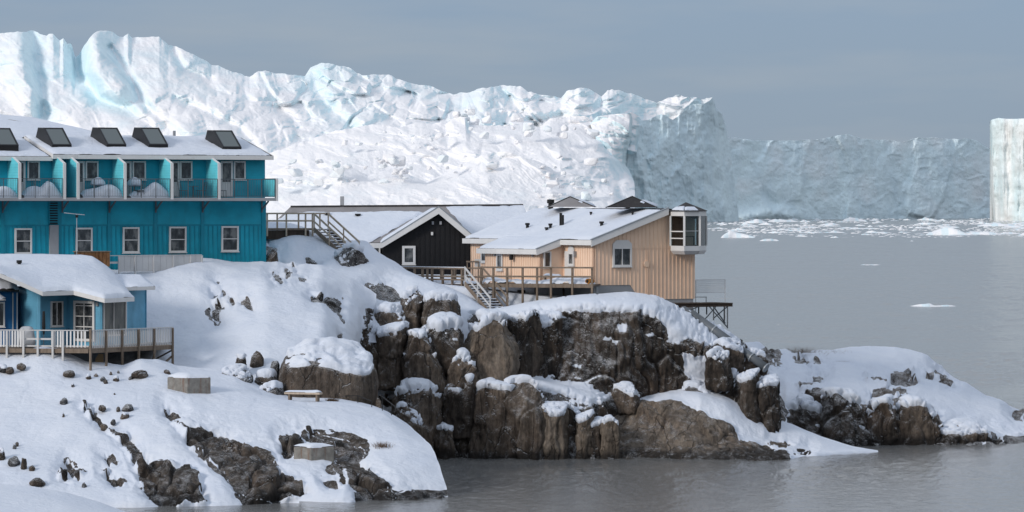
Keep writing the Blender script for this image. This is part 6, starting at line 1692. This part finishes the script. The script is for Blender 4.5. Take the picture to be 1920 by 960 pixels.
tag(m_.build('mesh', 'grey_light', cg), kind='stuff')
Fz = Frame(1303, 565, 267.5, 0); r_ = root('low_handrail', 'short steel handrail on the platform beside the house corner', 'handrail', Fz.p(0, 0, Fz.z(570)))
m_ = MB(); m_.bar(Fz.p(0, 0, Fz.z(557)), Fz.p(Fz.s(1325), 0, Fz.z(557)), .05); m_.build('rail', 'dark_steel', r_)
m_ = MB(); m_.bar(Fz.p(Fz.s(1324), 0, Fz.z(571)), Fz.p(Fz.s(1324), 0, Fz.z(557)), .05); m_.build('post', 'dark_steel', r_)
ch = root('steel_chute', 'grey steel chute pipe running down the rocks from the platform', 'chute', P(1437, 692, 263))
a_, b_ = P(1296, 588, 264.5), P(1437, 690, 262.0)
m_ = MB(); m_.tube(a_, lerp(a_, b_, .62), .27, 14); m_.build('pipe', 'dark_steel', ch, True)
m_ = MB(); m_.tube(lerp(a_, b_, .622), b_, .25, 14); m_.build('pipe', 'dark_steel', ch, True)
for f in (.3, .61, .8, .99): m_ = MB(); m_.tube(lerp(a_, b_, f), lerp(a_, b_, f + .012), .31, 14); m_.build('flange', 'steel', ch)
m_ = MB(); q = lerp(a_, b_, .12); m_.bar(a_ + Vector((-.5, .2, .4)), q + Vector((0, 0, .1)), .55, .12); m_.build('inlet_tray', 'dark_steel', ch)

# ------------------------------------------------------------------ small things on the shore
def concrete(x0, xm, x1, y0, y1, D, label, seed):
    c = P(xm, y1, D); wl = (xm - x0) / FPX * D; wr = (x1 - xm) / FPX * D; h = (y1 - y0) / FPX * D
    r_ = root('concrete_block', label, 'concrete block', c, 0, 'old concrete mooring blocks')
    l = c + Vector((-wl, wl * .7, 0)); r2 = c + Vector((wr, wr * .5, 0)); bk = l + r2 - c
    z = Vector((0, 0, h)); dn = Vector((0, 0, -.6))
    me = MB(); me.hexa([c + dn, r2 + dn, bk + dn, l + dn, c + z, r2 + z, bk + z, l + z]); o = me.build('body', 'concrete', r_)
    bv = o.modifiers.new('bevel', 'BEVEL'); bv.width = .05; bv.segments = 2
    snow_slab('snow_cap', c + z, r2 + z, bk + z, l + z, .22, r_, 26, 16, rag=.05, seed=seed)
concrete(311, 351, 394, 708, 739, 232.6, 'weathered rust-streaked concrete block up the slope below the deck', 81)
concrete(549, 583, 626, 839, 882, 223.6, 'rust-streaked concrete block low on the shore above the water', 82)
hr = root('shore_handrail', 'thin bent steel handrail on the snow beside the huge boulder', 'handrail', P(690, 765, 235.5))
pts = [(643, 742, 238), (671, 742, 237), (697, 752, 236), (713, 741, 236), (734, 757, 234.6), (750, 771, 233.6)]
m_ = MB()
for a_, b_ in list(zip(pts[:-1], pts[1:])): 
    if a_[0] == 697: continue
    m_.tube(P(*a_), P(*b_), .022, 6)
m_.build('top_rail', 'black_metal', hr)
for x, y0, y1, D in ((643, 742, 764, 238), (671, 742, 764, 237), (697, 752, 770, 236), (717, 744, 776, 235.7), (734, 757, 782, 234.6)):
    m_ = MB(); m_.tube(P(x, y1, D), P(x, y0, D), .022, 6); m_.build('post', 'black_metal', hr)
Fpk = Frame.between(533, 235.0, 599, 234.4); r_ = root('wooden_plank', 'long pale wooden plank bench under snow below the huge boulder', 'bench', Fpk.p(Fpk.L / 2, 0, Fpk.z(744)), Fpk.a)
m_ = MB(); Fpk.box(m_, 0, Fpk.L, -.5, 0, Fpk.z(739), Fpk.z(735.5)); m_.build('plank', 'wood_pale', r_)
for s in (.2, Fpk.L - .25): m_ = MB(); Fpk.box(m_, s, s + .1, -.45, -.05, Fpk.z(752), Fpk.z(739) - .002); m_.build('support', 'wood', r_)
snow_slab('plank_snow', Fpk.p(0, 0, Fpk.z(735.5)), Fpk.p(Fpk.L, 0, Fpk.z(735.5)), Fpk.p(Fpk.L, -.5, Fpk.z(735.5)), Fpk.p(0, -.5, Fpk.z(735.5)), .14, r_, 30, 10, rag=.03, seed=83)
def tuft(x, y, D, n, h, sp, label, seed):
    rn = random.Random(seed); c = P(x, y, D); r_ = root('grass_tuft', label, 'grass tuft', c)
    m_ = MB()
    for i in range(n):
        b_ = c + Vector((rn.gauss(0, sp), rn.gauss(0, sp), -.12)); t_ = b_ + Vector((rn.gauss(0, sp * .9), rn.gauss(0, sp * .5), h * rn.uniform(.5, 1.2) + .12))
        w = .012
        m_.poly([b_ + Vector((-w, 0, 0)), b_ + Vector((w, 0, 0)), t_]); m_.poly([b_ + Vector((0, -w, 0)), b_ + Vector((0, w, 0)), t_])
    m_.build('blades', 'dry_grass', r_)
tuft(1580, 690, 286.4, 520, .45, .22, 'dark reddish dry bush on the snowy point', 1)
tuft(717, 838, 226.8, 160, .3, .22, 'thin dry grass tuft on the smooth snow near the cove', 2)
tuft(622, 752, 235.4, 240, .2, .15, 'brown grass tuft by the bent handrail', 3)
tuft(1500, 658, 289.5, 90, .35, .5, 'sparse dry stalks on the crest of the point', 4)
tuft(1560, 664, 290.5, 90, .35, .6, 'sparse stalks left of the highest snow on the point', 5)
tuft(352, 748, 234.5, 60, .2, .25, 'few dry stalks under the upper concrete block', 6)
